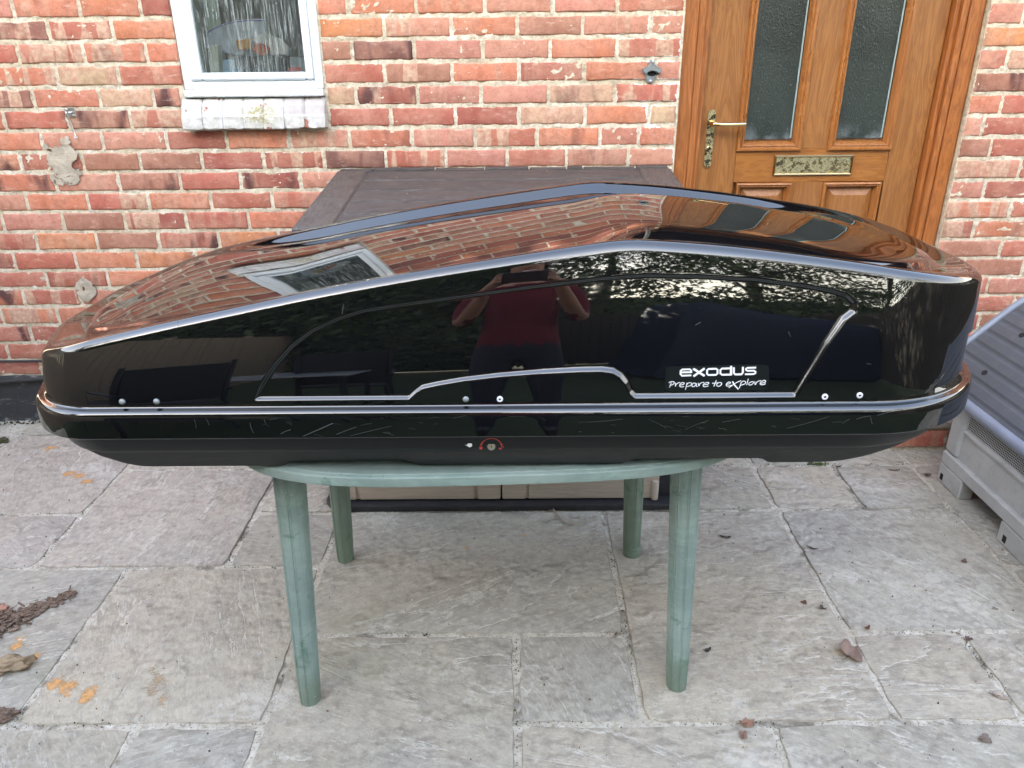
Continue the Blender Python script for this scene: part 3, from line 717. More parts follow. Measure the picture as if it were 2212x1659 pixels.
sx = [(.7085, mo1[0] + .004), (mo1[1] - .004, mo2[0] + .004), (mo2[1] - .004, 1.5675)]
part('stile', (sx[0][0], DY, .14), (sx[0][1], DY + .0195, 2.115), MAT['door'], do); part('stile', (sx[1][0], DY + .0004, 1.09), (sx[1][1], DY + .0195, 2.0), MAT['door'], do); part('stile', (sx[2][0], DY, .14), (sx[2][1], DY + .0195, 2.115), MAT['door'], do)
part('rail', (sx[0][1] + .0008, DY + .0005, .965), (sx[2][0] - .0008, DY + .0195, 1.0895), MAT['doorx'], do)
part('rail', (sx[0][1] + .0008, DY + .0005, 2.0005), (sx[2][0] - .0008, DY + .0195, 2.115), MAT['doorx'], do)
part('rail', (sx[0][1] + .0008, DY + .0005, .14), (sx[2][0] - .0008, DY + .0195, .27), MAT['doorx'], do)
lp1 = (Xat(1590, .96, DY), Xat(1710.6, .96, DY)); lp2 = (Xat(1778, .96, DY), Xat(1904, .96, DY))
part('stile', (lp1[1] + .0005, DY + .0003, .2705), (lp2[0] - .0005, DY + .0195, .9645), MAT['door'], do)
def moulding(name, x0, x1, z0, z1, w, y, prof, mat, par):
    # mitred frame: profile = list of (t across 0..1, y offset)
    m = MB(); n = len(prof); cs = [(x0, z0, 1, 1), (x1, z0, -1, 1), (x1, z1, -1, -1), (x0, z1, 1, -1)]
    for x, z_, a, b_ in cs:
        for t_, dy in prof: m.v.append((x + a * w * t_, y + dy, z_ + b_ * w * t_))
    for i in range(4):
        for k in range(n - 1):
            a = i * n + k; b_ = ((i + 1) % 4) * n + k; m.f.append((a, b_, b_ + 1, a + 1)); m.mi.append(0)
    return m.build(name, mat, par)
PROF = [(0, .002), (.02, -.006), (.12, -.013), (.3, -.014), (.45, -.008), (.52, -.0075), (.6, -.011), (.75, -.010), (.95, .004), (1, .016)]
for (a, b_), (c_, d_) in ((mo1, g1), (mo2, g2)):
    moulding('moulding', a, b_, MZ, 2.0, (b_ - a - (d_ - c_)) / 2, DY, PROF, MAT['mould'], do)
    part('door_glass', (c_ - .004, DY + .0135, GZ - .004), (d_ + .004, DY + .0185, 1.99), MAT['frost'], do, .0003)
    part('glazing_seal', (d_ - .006, DY + .009, GZ), (d_ - .001, DY + .0134, 1.98), MAT['seal'], do, .0006)
P2 = [(0, .001), (.08, -.009), (.3, -.011), (.5, -.004), (.62, -.006), (.8, .004), (1, .016)]
for a, b_ in (lp1, lp2):
    moulding('moulding', a, b_, .275, .963, .024, DY, P2, MAT['mould'], do)
    m = MB(); e = .026; f_ = .052; yb, yf = DY + .017, DY + .004
    xs, zs = (a + e, b_ - e), (.275 + e, .963 - e)
    m.v = [(xs[0], yb, zs[0]), (xs[1], yb, zs[0]), (xs[1], yb, zs[1]), (xs[0], yb, zs[1]), (xs[0] + f_ - e, yf, zs[0] + f_ - e), (xs[1] - f_ + e, yf, zs[0] + f_ - e), (xs[1] - f_ + e, yf, zs[1] - f_ + e), (xs[0] + f_ - e, yf, zs[1] - f_ + e)]
    m.f = [(4, 5, 6, 7), (0, 1, 5, 4), (1, 2, 6, 5), (2, 3, 7, 6), (3, 0, 4, 7)]; m.mi = [0] * 5
    m.build('raised_panel', MAT['door'], do)
# handle on its tarnished plate
hx = Xat(1532.5, 1.135, DY); m = MB(); hz0, hz1 = Zat(1527, 362, DY), Zat(1537, 236, DY)
pts = []
for i in range(24):
    a = 2 * math.pi * i / 24; pts.append((hx + math.cos(a) * .0145, (hz1 - .0145 if math.sin(a) > 0 else hz0 + .0145) + math.sin(a) * .0145))
m.prism(pts, DY, DY - .008, 'y', inset=.003); m.build('handle_plate', MAT['brass'], do)
MAT['polbrass'] = m_plain('polished_brass', (.88, .70, .38), .16, 1)
hz = Zat(1537, 266, DY); m = MB(); m.tube([(hx, DY - .005, hz), (hx, DY - .035, hz), (hx + .006, DY - .047, hz), (hx + .03, DY - .050, hz - .001), (hx + .09, DY - .050, hz - .001), (hx + .118, DY - .047, hz - .0005)], [.011, .0095, .0095, .0085, .009, .0085], 14)
m.build('door_handle', MAT['polbrass'], do, smooth=True, angle=60)
kz = Zat(1531, 320, DY); m = MB(); m.lathe([(.0085, .008), (.0085, .011), (.007, .012)], (hx, DY, kz), 16, 'y'); m.build('keyhole', MAT['polbrass'], do)
m = MB(); m.box((hx - .0012, DY - .0135, kz - .004), (hx + .0012, DY - .0121, kz + .004)); m.build('key_slot', MAT['dark'], do)
lx0, lx1 = Xat(1670, 1.03, DY), Xat(1841, 1.03, DY); lz0, lz1 = Zat(1750, 378, DY), Zat(1750, 334, DY)
lb = moulding('letterbox', lx0, lx1, lz0, lz1, .0085, DY, [(0, .0), (.1, -.008), (.5, -.0105), (.9, -.008), (1, -.003)], MAT['polbrass'], do)
part('letter_flap', (lx0 + .0085, DY - .005, lz0 + .0085), (lx1 - .0085, DY - .0005, lz1 - .0085), MAT['brass'], do, .002)
# doorstep
st = MB(); st.box((.98, 2.62, .098), (1.78, WY + .03, .132), .006); ds = st.build('doorstep', MAT['concrete'], house)
for r_ in range(1):
    x = .99
    while x < 1.75:
        x2 = min(x + .225, 1.76); o = add_brick(x, x2, .012, .096, rnd.choice(['R', 'r', 'dk']), ds, y=2.627); o.scale[1] = 1; x = x2
m = MB(); m.box((1.0, 2.634, -.01), (1.76, WY, .0975)); m.build('step_mortar', MAT['joint'], ds)
m = MB(); m.box((WX1, WY + .02, 0), (PX0, WY + .2, .129)); m.build('threshold', MAT['frame'], house)

# ------------------------------------------------------------------ things on the wall
hk = empty('cabin_hook', tuple(atY(152, 245, WY - .003)), 'small steel cabin hook hanging from its plate on the brick wall', 'hook')
c = atY(152, 243, WY - .004)
m = MB(); m.prism([(c.x - .019, c.z - .016), (c.x + .019, c.z - .018), (c.x + .018, c.z + .016), (c.x - .019, c.z + .017)], WY - .002, WY - .0055, 'y', inset=.001); m.build('plate', MAT['steel'], hk)
m = MB(); m.lathe([(.0045, 0), (.0045, .002), (.002, .003)], (c.x - .011, WY - .0055, c.z + .010), 12, 'y'); m.build('screw', MAT['steel'], hk)
m = MB(); m.lathe([(.0045, 0), (.0045, .002), (.002, .003)], (c.x + .010, WY - .0055, c.z - .010), 12, 'y'); m.build('screw', MAT['steel'], hk)
m = MB(); m.tube([(c.x + .004 + .007 * math.cos(a), WY - .011 - .006 * math.sin(a), c.z + .001) for a in [k * math.pi / 8 for k in range(17)]], .0018, 8, closed=False); m.build('staple', MAT['steel'], hk)
m = MB(); m.tube([(c.x - .010, WY - .014, c.z + .004), (c.x - .012, WY - .013, c.z - .006), (c.x - .005, WY - .010, c.z - .03), (c.x - .001, WY - .008, c.z - .066), (c.x + .002, WY - .008, c.z - .080), (c.x + .000, WY - .014, c.z - .087), (c.x + .008, WY - .020, c.z - .090), (c.x + .013, WY - .019, c.z - .084)], .0025, 10); m.build('hook_rod', MAT['steel'], hk, smooth=True)
# bottle opener
c = atY(1403, 155, WY); bo = empty('bottle_opener', tuple(c), 'grey cast metal bottle opener screwed to the bricks beside the door', 'bottle opener')
SX = .1474 * .5486 * 1.0   # picture px of the close view -> columns of the 2212 px view
def BO(x, y, Y=WY): p = atY(1344.1 + x * .1326 * .5486, 98.7 + y * .1326 * .5486, Y); return (p.x, p.z)
m = MB(); out = [(820, 425), (935, 425), (940, 500), (925, 545), (1000, 605), (1130, 670), (1130, 760), (1100, 830), (1000, 770), (880, 745), (760, 770), (690, 825), (620, 825), (575, 700), (640, 650), (740, 610), (790, 560), (790, 490)]
m.prism([BO(*q) for q in out], WY - .003, WY - .022, 'y', inset=.003); m.build('hood', MAT['greymetal'], bo)
m = MB(); m.prism([BO(825 + 150 * math.cos(a), 900 + 225 * math.sin(a)) for a in [k * math.pi / 12 for k in range(24)]], WY - .0, WY - .006, 'y', inset=.002); m.build('back_plate', MAT['greymetal'], bo)
m = MB(); m.prism([BO(870 + 130 * math.cos(a), 820 + 85 * math.sin(a)) for a in [k * math.pi / 8 for k in range(16)]], WY - .006, WY - .008, 'y'); m.build('opener_mouth', MAT['dark'], bo)
for q in ((875, 475), (825, 1050)):
    x_, z_ = BO(*q); yy = -.022 if q[1] < 600 else -.006
    m = MB(); m.lathe([(.0048, 0), (.0046, .002), (.002, .0028)], (x_, WY + yy, z_), 14, 'y'); m.build('screw', MAT['steel'], bo)
def embossed(txt, arc, z_off, sz):
    cu = bpy.data.curves.new('lettering', 'FONT'); cu.body = txt; cu.size = sz; cu.extrude = .0004; cu.align_x = 'CENTER'
    o = bpy.data.objects.new('lettering', cu); me = bpy.data.meshes.new_from_object(o); bpy.data.objects.remove(o)
    x0, z0 = BO(858, 690)
    for v in me.vertices:
        x = v.co.x; v.co = Vector((x0 + x, WY - .0222 - v.co.z, z0 + z_off + v.co.y - arc * x * x))
    me.materials.append(MAT['lockface']); o = bpy.data.objects.new('lettering', me); COL.objects.link(o); o.parent = bo; o.matrix_parent_inverse = bo.matrix_world.inverted()
embossed('OPEN HERE', 6, .003, .0085)
# cables along the foot of the wall
def cable(label, zz, r, sag, xa, xb, name='cable'):
    m = MB(); pts = [(xa + (xb - xa) * i / 40, WY - r - .008 - .004 * math.sin(i * .7), zz + sag(i / 40)) for i in range(41)]; m.tube(pts, r, 10)
    return tag(m.build(name, MAT['rubber'], smooth=True), label, 'cable')
zc = Zat(20, 778); cable('thin black cable clipped straight along the last brick courses', zc, .0055, lambda u: .002 * math.sin(u * 9), -2.7, -.7)
zc = Zat(10, 819); cable('thicker black cable sagging just above the black plinth', zc - .004, .009, lambda u: -.012 * math.sin(u * 12) , -2.7, -.7)
# things standing inside, seen through the wet glass
YI = WY + .050
def G3(px, py, Y=YI): return atY(px, py, Y)
def zx(x, y, Y=YI): p = atY(384 + x * .1851, y * .1851, Y); return (p.x, p.z)
bagm = m_plain('cloudy_plastic', (.66, .76, .92), .25, var=.35); 
m = MB(); m.prism([zx(*q) for q in [(260, 470), (300, 380), (440, 290), (620, 235), (820, 215), (1000, 215), (1010, 380), (1080, 430), (1180, 470), (1270, 560), (1260, 650), (700, 650), (640, 660), (280, 560)]][::-1], YI + .05, YI + .035, 'y', inset=.006)
bag = tag(m.build('zip_bag', bagm), 'cloudy blue-white zip bag standing behind the wet window', 'bag')
m = MB(); 
m.tube([(*zx(a, b_)[:1], YI + .033, zx(a, b_)[1]) for a, b_ in [(290, 390), (440, 300), (620, 255), (820, 232), (1000, 238)]], .0022, 6); m.build('zip_seal', m_plain('violet_seal', (.12, .10, .45), .4), bag)
def flat_text(txt, p, sz, mat, parent, name='lettering'):
    cu = bpy.data.curves.new(name, 'FONT'); cu.body = txt; cu.size = sz; cu.extrude = .0003
    o = bpy.data.objects.new(name, cu); me = bpy.data.meshes.new_from_object(o); bpy.data.objects.remove(o)
    for v in me.vertices: v.co = Vector((p[0] + v.co.x, p[1] - v.co.z, p[2] + v.co.y))
    me.materials.append(mat); o = bpy.data.objects.new(name, me); COL.objects.link(o); o.parent = parent; o.matrix_parent_inverse = parent.matrix_world.inverted(); return o
a = zx(705, 355); flat_text('SafeL', (a[0], YI + .032, a[1]), .022, MAT['white'], bag)
def inside(name, pts, y0, y1, mat, label, cat): m = MB(); m.prism([zx(*q) for q in pts][::-1], y0, y1, 'y', inset=.004); return tag(m.build(name, mat), label, cat)
inside('orange_packet', [(665, 470), (845, 450), (850, 575), (700, 585)], YI + .02, YI + .005, m_plain('ochre', (.75, .36, .05), .5), 'orange-yellow packet beside the red one behind the wet window', 'packet')
inside('red_packet', [(880, 520), (960, 500), (1060, 560), (1040, 640), (930, 650), (870, 590)], YI + .02, YI + .004, m_plain('orange_red', (.75, .17, .06), .5), 'orange-red crumpled packet lying behind the wet window', 'packet')
inside('white_bottle', [(375, 530), (480, 525), (500, 905), (400, 910)], YI + .03, YI - .01, m_plain('milk_white', (.75, .82, .75), .4), 'tall white bottle at the left of the window sill, behind the glass', 'bottle')
inside('blue_packet', [(520, 700), (640, 690), (720, 900), (520, 905)], YI + .02, YI + .0, m_plain('pale_blue', (.35, .58, .80), .4), 'pale blue and white packet next to the white bottle behind the glass', 'packet')
inside('black_tub', [(640, 650), (1270, 650), (1290, 900), (720, 905)], YI + .05, YI + .02, m_plain('dark_tub', (.02, .03, .045), .4), 'low black tub in the middle behind the wet window glass', 'tub')
inside('grey_box', [(1290, 665), (1490, 665), (1520, 900), (1300, 905)], YI + .04, YI + .01, m_plain('cool_grey', (.32, .40, .46), .5), 'grey-blue box with a red mark behind the window, at its right edge', 'box')
m = MB(); m.prism([zx(*q) for q in [(1270, 800), (1340, 780), (1440, 790), (1430, 835), (1300, 835)]][::-1], YI + .009, YI + .006, 'y'); m.build('red_mark', MAT['red'], bpy.data.objects['grey_box'])

inside('crumpled_bag', [(850, 470), (905, 400), (1000, 375), (1090, 420), (1190, 460), (1270, 540), (1250, 640), (1100, 645), (1010, 520), (900, 520)], YI + .030, YI + .022, m_plain('white_film', (.85, .88, .92), .3, var=.3), 'crumpled clear white bag behind the red packet inside the window', 'bag')
m = MB()  # pale green panel added inside to stand for a reflection in the glass
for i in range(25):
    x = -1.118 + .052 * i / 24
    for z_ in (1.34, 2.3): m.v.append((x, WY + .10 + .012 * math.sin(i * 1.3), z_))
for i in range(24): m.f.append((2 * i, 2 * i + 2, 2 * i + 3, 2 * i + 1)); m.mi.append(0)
cu_ = m.build('reflection_panel', m_plain('pale_green_reflection', (.55, .74, .60), .9), smooth=True); sm_ = cu_.modifiers.new('t', 'SOLIDIFY'); sm_.thickness = .001
tag(cu_, 'pale green panel added at the left inside the window as a glass reflection', 'reflection_panel')
# ------------------------------------------------------------------ ground
def Gx(i): return -.005 + .2975 * i
def Gy(j): return 2.22 + .3 * j
m = MB(); m.v = [(-60, -60, -.05), (60, -60, -.05), (60, 60, -.05), (-60, 60, -.05)]; m.f = [(0, 1, 2, 3)]; m.mi = [0]
tag(m.build('ground', m_leaf('lawn', (.012, .026, .008), (.03, .045, .012), .9)), kind='structure')
patio = MB(); st_ = .012
px0, px1, py0, py1 = -2.8, 3.4, .42, 3.0
def bed(x0, x1, y0, y1, st):
    m = MB(); nx = int((x1 - x0) / st); ny = int((y1 - y0) / st)
    for j in range(ny + 1):
        for i in range(nx + 1):
            x = x0 + (x1 - x0) * i / nx; y = y0 + (y1 - y0) * j / ny
            m.v.append((x, y, -.0042 + noise.noise(Vector((x * 40, y * 40, 0))) * .0042 + noise.noise(Vector((x * 7, y * 7, 4))) * .0035))
    for j in range(ny):
        for i in range(nx): a = j * (nx + 1) + i; m.f.append((a, a + 1, a + nx + 2, a + nx + 1)); m.mi.append(0)
    return m
m = bed(-2.3, 2.3, 1.0, 3.0, .010)
for q in ((px0, -2.3, py0, 3.0), (2.3, px1, py0, 3.0), (-2.3, 2.3, py0, 1.0)): b_ = bed(*q, .1); m.add(b_.v, b_.f)
pav = m.build('patio', MAT['joint'], smooth=True); tag(pav, kind='structure')
SLABS = [(-7, -5, 0, 2), (-7, -5, -1, 0), (-9, -7, -1, 2), (-5, -3, -1, 1), (-3, -2, 0, 1), (-3, -2, -1, 0), (-7, -5, 2, 2.5), (-5, -3, 1, 2), (-5, -2, 2, 2.5), (-3, -1, 1, 2), (-2, 1, 0, 1), (1, 3, 0, 1), (-1, 1, 1, 2), (-2, 3, 2, 2.5),
 (-4, -2, -3, -1), (-6, -4, -3, -1), (-8, -6, -3, -1), (-2, 1, -2, 0), (-2, 0, -5, -2), (0, 1, -3, -2), (1, 3, -3, 0), (3, 5, -2, 0), (3, 4, -3, -2), (4, 6, -3, -2), (5, 7, -2, -1.07), (5, 7, -1.07, 1), (3, 4, 0, 1), (4, 5, 0, 1), (1, 3, 1, 2), (3, 5, 1, 2), (5, 7, 1, 2), (3, 7, 2, 2.5), (7, 9, -1, 2), (7, 9, -3, -1), (9, 11, -3, 2), (6, 8, -4, -3),
 (-5, -3, -5, -3), (-3, -2, -5, -3), (-7, -5, -5, -3), (-9, -7, -5, -3), (0, 2, -5, -3), (2, 4, -5, -3), (4, 6, -5, -3), (6, 8, -6, -4), (8, 10, -5, -3)]
# further slabs towards the garden, under and behind the photographer
occupied_y = -5
for j in range(-6, -5):
    i = -9 if j % 2 else -8
    while i < 10:
        w_ = rnd.choice([1, 2, 2, 3]); SLABS.append((i, i + w_, j, j + 1)); i += w_
TOPS = {}
SCOL = [(.405, .37, .29), (.36, .34, .285), (.435, .385, .295), (.39, .365, .30), (.445, .395, .305), (.375, .345, .275)]
for n_, (i0, i1, j0, j1) in enumerate(SLABS):
    r = random.Random(n_ * 7 + 1); g = .0078
    x0, x1, y0, y1 = Gx(i0) + g, Gx(i1) - g, Gy(j0) + g, min(Gy(j1), 2.985) - g
    pts = []
    def edge(ax, ay, bx, by):
        L_ = math.hypot(bx - ax, by - ay); k = max(3, int(L_ / .035)); nx_, ny_ = -(by - ay) / L_, (bx - ax) / L_
        for i in range(k):
            u = i / k; d = r.uniform(-.0028, .0028) + noise.noise(Vector((ax + u * 5, ay, n_))) * .004
            if i == 0: d = .0
            e = .006 if i == 0 else 0
            pts.append((ax + (bx - ax) * u + nx_ * d + e * ((bx - ax) / L_ + nx_), ay + (by - ay) * u + ny_ * d + e * ((by - ay) / L_ + ny_)))
    edge(x0, y0, x1, y0); edge(x1, y0, x1, y1); edge(x1, y1, x0, y1); edge(x0, y1, x0, y0)
    top = r.uniform(-.0015, .003); tx, ty = r.uniform(-.003, .003), r.uniform(-.003, .003); cx, cy = (x0 + x1) / 2, (y0 + y1) / 2
    m = MB(); N = len(pts)
    for h, ins in ((-.02, 0), (-.004, 0), (-.0008, .0022), (0, .006)):
        for p in pts:
            d = Vector((cx - p[0], cy - p[1])); ax = min(1, ins / max(abs(d.x), 1e-6)); ay = min(1, ins / max(abs(d.y), 1e-6))
            x, y = p[0] + math.copysign(min(ins, abs(d.x)), d.x) * (1 if abs(abs(d.x) - (x1 - x0) / 2) < .02 else 0), p[1] + math.copysign(min(ins, abs(d.y)), d.y) * (1 if abs(abs(d.y) - (y1 - y0) / 2) < .02 else 0)
            m.v.append((x - cx, y - cy, h + (top + (x - cx) * tx + (y - cy) * ty if h > -.01 else 0)))
    for k in range(3):
        for i in range(N): m.f.append((k * N + i, k * N + (i + 1) % N, (k + 1) * N + (i + 1) % N, (k + 1) * N + i))
    m.f.append(tuple(range(3 * N, 4 * N))); m.mi = [0] * len(m.f)
    o = m.build('paving_slab', MAT['slab'], smooth=True, angle=40); o.location = (cx, cy, 0); o.parent = pav; TOPS[o.name] = (top, tx, ty)
    c = SCOL[n_ % 6]; k = r.uniform(.93, 1.07); o.color = (c[0] * k, c[1] * k, c[2] * k, 1)
    if (i0, i1) in ((-7, -5), (-5, -3)) and j0 >= -1 and j1 <= 2: o.color = (.44, .38, .32, 1)

# orange paint dabs on the left slabs
def m_dab(name, col):
    t = NT(name); w = t.pos(); tr = t.n('ShaderNodeBsdfTransparent'); ms = t.n('ShaderNodeMixShader')
    ob = t.pos('obj'); s = t.sep(ob); d = t.math('SQRT', t.math('ADD', t.math('MULTIPLY', s[0], s[0]), t.math('MULTIPLY', s[1], s[1])))
    nn = t.math('ADD', t.math('MULTIPLY', t.noise(w, 42, 5, .75), .6), t.math('MULTIPLY', t.noise(t.mapv(w, scale=(.5, 1.6, 1)), 150, 4, .7), .4))
    a = t.ramp(t.math('ADD', t.math('MULTIPLY', t.math('SUBTRACT', nn, .5), 3.2), t.math('SUBTRACT', .42, t.math('MULTIPLY', d, .62))), .0, .14 if 'faded' not in name else .8)
    t.fin(t.mix(t.ramp(t.noise(w, 90, 4), .4, .7), col, tuple(x * .7 for x in col)), .8); t.l(a, ms.inputs[0]); t.l(tr.outputs[0], ms.inputs[1]); t.l(t.b.outputs[0], ms.inputs[2]); t.l(ms.outputs[0], t.out.inputs[0]); return t.m
MAT['dab'] = m_dab('orange_paint', (.60, .33, .13)); MAT['dab2'] = m_dab('faded_orange_paint', (.52, .38, .22))
def slab_at(x, y):
    for o in pav.children:
        if o.name.startswith('paving_slab'):
            xs = [v.co.x for v in o.data.vertices]; ys = [v.co.y for v in o.data.vertices]
            if min(xs) <= x - o.location.x <= max(xs) and min(ys) <= y - o.location.y <= max(ys): return o
    return pav
DABS = [(109, 968, 9, 5, 0), (60, 1430, 13, 10, 0), (74, 1421, 12, 9, 0), (36, 1395, 10, 10, 0), (45, 1380, 8, 6, 0), (66, 1420, 8, 8, 0), (118, 1477, 15, 15, 0), (146, 1482, 16, 13, 0), (189, 1502, 17, 14, 0), (146, 1505, 6, 3, 0), (150, 1024, 14, 5, 0), (172, 1028, 12, 6, 0), (190, 1040, 11, 5, 0), (140, 1025, 5, 3, 0), (336, 1480, 20, 34, 1), (352, 1510, 12, 22, 1), (330, 1450, 16, 16, 1), (36, 1328, 5, 6, 0), (1130, 1158, 4, 2, 0), (1008, 1185, 4, 3, 0)]
for px, py, rx, ry, k in DABS:
    p = atZ(px, py, .0); q = atZ(px + rx, py, 0); q2 = atZ(px, py + ry, 0); a_, b2 = abs(q.x - p.x) * 1.5, abs(q2.y - p.y) * 1.5
    m = MB(); m.v = [(math.cos(u) * 1.0, math.sin(u) * 1.0, 0) for u in [i * math.pi / 10 for i in range(20)]]; m.f = [tuple(range(20))]; m.mi = [0]
    par = slab_at(p.x, p.y)
    o = m.build('paint_dab', MAT['dab2' if k else 'dab']); o.scale = (a_, b2, 1); o.parent = par
    lx_, ly_ = p.x - par.location.x, p.y - par.location.y; t3 = TOPS.get(par.name, (.001, 0, 0)); o.location = (lx_, ly_, t3[0] + lx_ * t3[1] + ly_ * t3[2] + .0005)
    if k: o['label'] = 'faded orange paint smear'
# grit, crumbs and specks of moss lying about
def scatter(name, n, mat, fn, smin, smax, flat=.5, seed=1):
    r = random.Random(seed); m = MB()
    for i in range(n):
        x, y = fn(r); s = r.uniform(smin, smax) * (1 if r.random() < .85 else 1.8); a = r.uniform(0, 6.3); k = r.uniform(.4, 1)
        pts = [Vector((math.cos(u + a) * s * r.uniform(.6, 1), math.sin(u + a) * s * k * r.uniform(.6, 1), 0)) for u in (0, 1.26, 2.5, 3.77, 5.0)]
        vs = [(x + p.x, y + p.y, .001) for p in pts] + [(x + p.x * .5, y + p.y * .5, .0035 + s * flat) for p in pts]
        m.add(vs, [(0, 1, 6, 5), (1, 2, 7, 6), (2, 3, 8, 7), (3, 4, 9, 8), (4, 0, 5, 9), (5, 6, 7, 8, 9)])
    return tag(m.build(name, mat), kind='stuff')
crumb = m_plain('dark_crumbs', (.05, .04, .03), .9, var=.5); pale = m_plain('pale_grit', (.62, .6, .55), .8, var=.3); moss = m_plain('dry_moss', (.09, .09, .035), .95, var=.5); rust = m_plain('leaf_crumbs', (.27, .11, .05), .8, var=.5)
anyw = lambda r: (r.uniform(-2.2, 2.0), r.uniform(.9, 2.9))
tag(scatter('dark_grit', 900, crumb, anyw, .0007, .0022, .35, 1), 'dark specks of grit strewn over the paving slabs', 'grit')
tag(scatter('pale_grit', 260, pale, anyw, .0010, .0030, .4, 2), 'pale crumbs of mortar lying loose on the paving', 'grit')
tag(scatter('leaf_crumbs', 110, rust, anyw, .0016, .0045, .2, 3), 'reddish crumbs of dead leaf scattered over the slabs', 'leaf litter')
JX = [(-5, -1, 2.5), (-4, -3, -1), (-3, -1, 1), (-2, -5, 0), (1, -3, 0), (0, -5, -2), (3, -3, 1), (4, -3, -2), (5, -2, 2), (2, -5, -3), (-3, -5, -3), (4, 0, 1)]
JY = [(-7, -3, 2.0), (1, 5, 1.0), (-7, 6, 0), (-7, -2, -1), (-2, 1, -2), (3, 7, -2), (-7, -2, -3), (0, 6, -3), (-4, 4, 2.4)]
def joints(r):
    if r.random() < .5:
        i, a, b_ = r.choice(JX); return Gx(i) + r.gauss(0, .005), Gy(r.uniform(a, b_))
    a, b_, j = r.choice(JY); return Gx(r.uniform(a, b_)), Gy(j) + r.gauss(0, .005)
cl = [(r_.uniform(0, 1), joints(r_)) for r_ in [random.Random(90 + k) for k in range(46)]]
def clumps(r):
    while True:
        x, y = joints(r)
        if noise.noise(Vector((x * 5, y * 5, 2))) > .08 + r.uniform(-.1, .1): return x, y
tag(scatter('joint_moss', 700, moss, clumps, .0006, .0020, .4, 4), 'dry dark moss and dirt gathered in the mortar joints', 'moss')
tag(scatter('joint_dirt', 420, crumb, clumps, .0006, .0018, .4, 5), 'black crumbs of soil lodged along the mortar joints', 'soil')
green = m_plain('green_moss', (.10, .14, .03), .95, var=.4)
def gm(r):
    c = r.choice([atZ(195, 938), atZ(1615, 985), atZ(1770, 1003)]); return c.x + r.gauss(0, .022), c.y + r.gauss(0, .006)
tag(scatter('green_moss', 260, green, gm, .0012, .0028, 1.2, 6), 'small green tufts of moss in the joints near the wall', 'moss')
def wallfoot(r): return r.uniform(-2.5, -.7), 2.945 - abs(r.gauss(0, .02))
tag(scatter('wall_foot_litter', 700, crumb, wallfoot, .0015, .005, .5, 8), 'dark litter along the foot of the black plinth', 'litter')
m = MB(); r = random.Random(3)
for i in range(60):
    x = r.uniform(-2.5, -.75); y = 2.94 - abs(r.gauss(0, .015)); s = r.uniform(.004, .012); m.lathe([(s * .6, 0), (s, s * .3), (s * .5, s * .7)], (x, y, 0), 6)
tag(m.build('wall_foot_chips', MAT['cement'], smooth=True), 'pale mortar chips along the foot of the plinth', 'rubble', kind='stuff')
# bark, rotten wood and soil at the left edge
bark = m_wood('flaky_bark', (.24, .165, .12), (.07, .05, .035), axis='x', rough=.9, sc=2)
r = random.Random(12); m = MB()
for i in range(620):
    u = r.random() ** 1.5; px = -30 + 190 * u + r.gauss(0, 5); py = 1366 - 84 * u + r.gauss(0, 3 + 15 * (1 - u) ** 2); p = atZ(px, py, .0)
    L_, w_, h = r.uniform(.002, .012), r.uniform(.0015, .005), r.uniform(.0008, .003); rot = Matrix.Rotation(r.gauss(.35, .5), 3, 'Z') @ Matrix.Rotation(r.gauss(0, .35), 3, 'X') @ Matrix.Rotation(r.gauss(0, .3), 3, 'Y')
    zz = r.uniform(.002, .020 * (1 - u) ** 2 + .004); m.box((p.x - L_, p.y - w_, zz), (p.x + L_, p.y + w_, zz + h), rot=rot)
tag(m.build('bark_flakes', bark), 'brown flakes of rotten bark heaped at the left edge of the paving', 'bark', kind='stuff')
def lump(name, cx, cy, rx, ry, rz_, seed, mat, label, cat, rot=0, z0=0.0, am=.5):
    m = MB(); nu, nv = 40, 22
    for j in range(nv + 1):
        for i in range(nu):
            a, b_ = 2 * math.pi * i / nu, math.pi * j / nv; d = Vector((math.cos(a) * math.sin(b_), math.sin(a) * math.sin(b_), math.cos(b_)))
            k = 1 + am * noise.noise(d * 2.1 + Vector((seed, 0, 0))) + am * .6 * noise.noise(d * 7 + Vector((seed, 3, 0)))
            x, y = d.x * rx * k, d.y * ry * k; m.v.append((cx + x * math.cos(rot) - y * math.sin(rot), cy + x * math.sin(rot) + y * math.cos(rot), z0 + rz_ * .8 + d.z * rz_ * k))
    for j in range(nv):
        for i in range(nu): m.f.append((j * nu + i, (j + 1) * nu + i, (j + 1) * nu + (i + 1) % nu, j * nu + (i + 1) % nu)); m.mi.append(0)
    return tag(m.build(name, mat, smooth=True), label, cat)
p = atZ(8, 1450); lump('driftwood_end', p.x, p.y, .060, .022, .021, 4, m_wood('pale_rotten_wood', (.42, .32, .21), (.26, .18, .11), axis='x', rough=.9, sc=2.5, grain=1), 'pale tan end of a rotten log at the left edge of the paving', 'log', rot=.35)
p = atZ(3, 1552); lump('bark_lump', p.x, p.y, .034, .020, .012, 9, bark, 'dark brown lump of bark in front of the pale log end', 'bark', rot=.2)
p = atZ(6, 955); lump('moss_clump', p.x, p.y, .026, .013, .010, 6, m_plain('olive_moss', (.12, .115, .06), .95, var=.5, bump=1, bs=200), 'olive clump of dry moss at the left edge near the plinth', 'moss', am=.6)
p = atZ(5, 1322); lump('pink_stone', p.x, p.y, .018, .016, .012, 19, m_plain('pink_stone', (.45, .24, .17), .8, var=.3), 'pinkish pebble at the left edge beside the bark', 'pebble')
p = atZ(45, 904); lump('pale_stick', p.x, p.y, .045, .006, .005, 2, m_plain('pale_wood', (.66, .52, .36), .8), 'pale wood splinter lying along the foot of the black plinth', 'stick', am=.4)
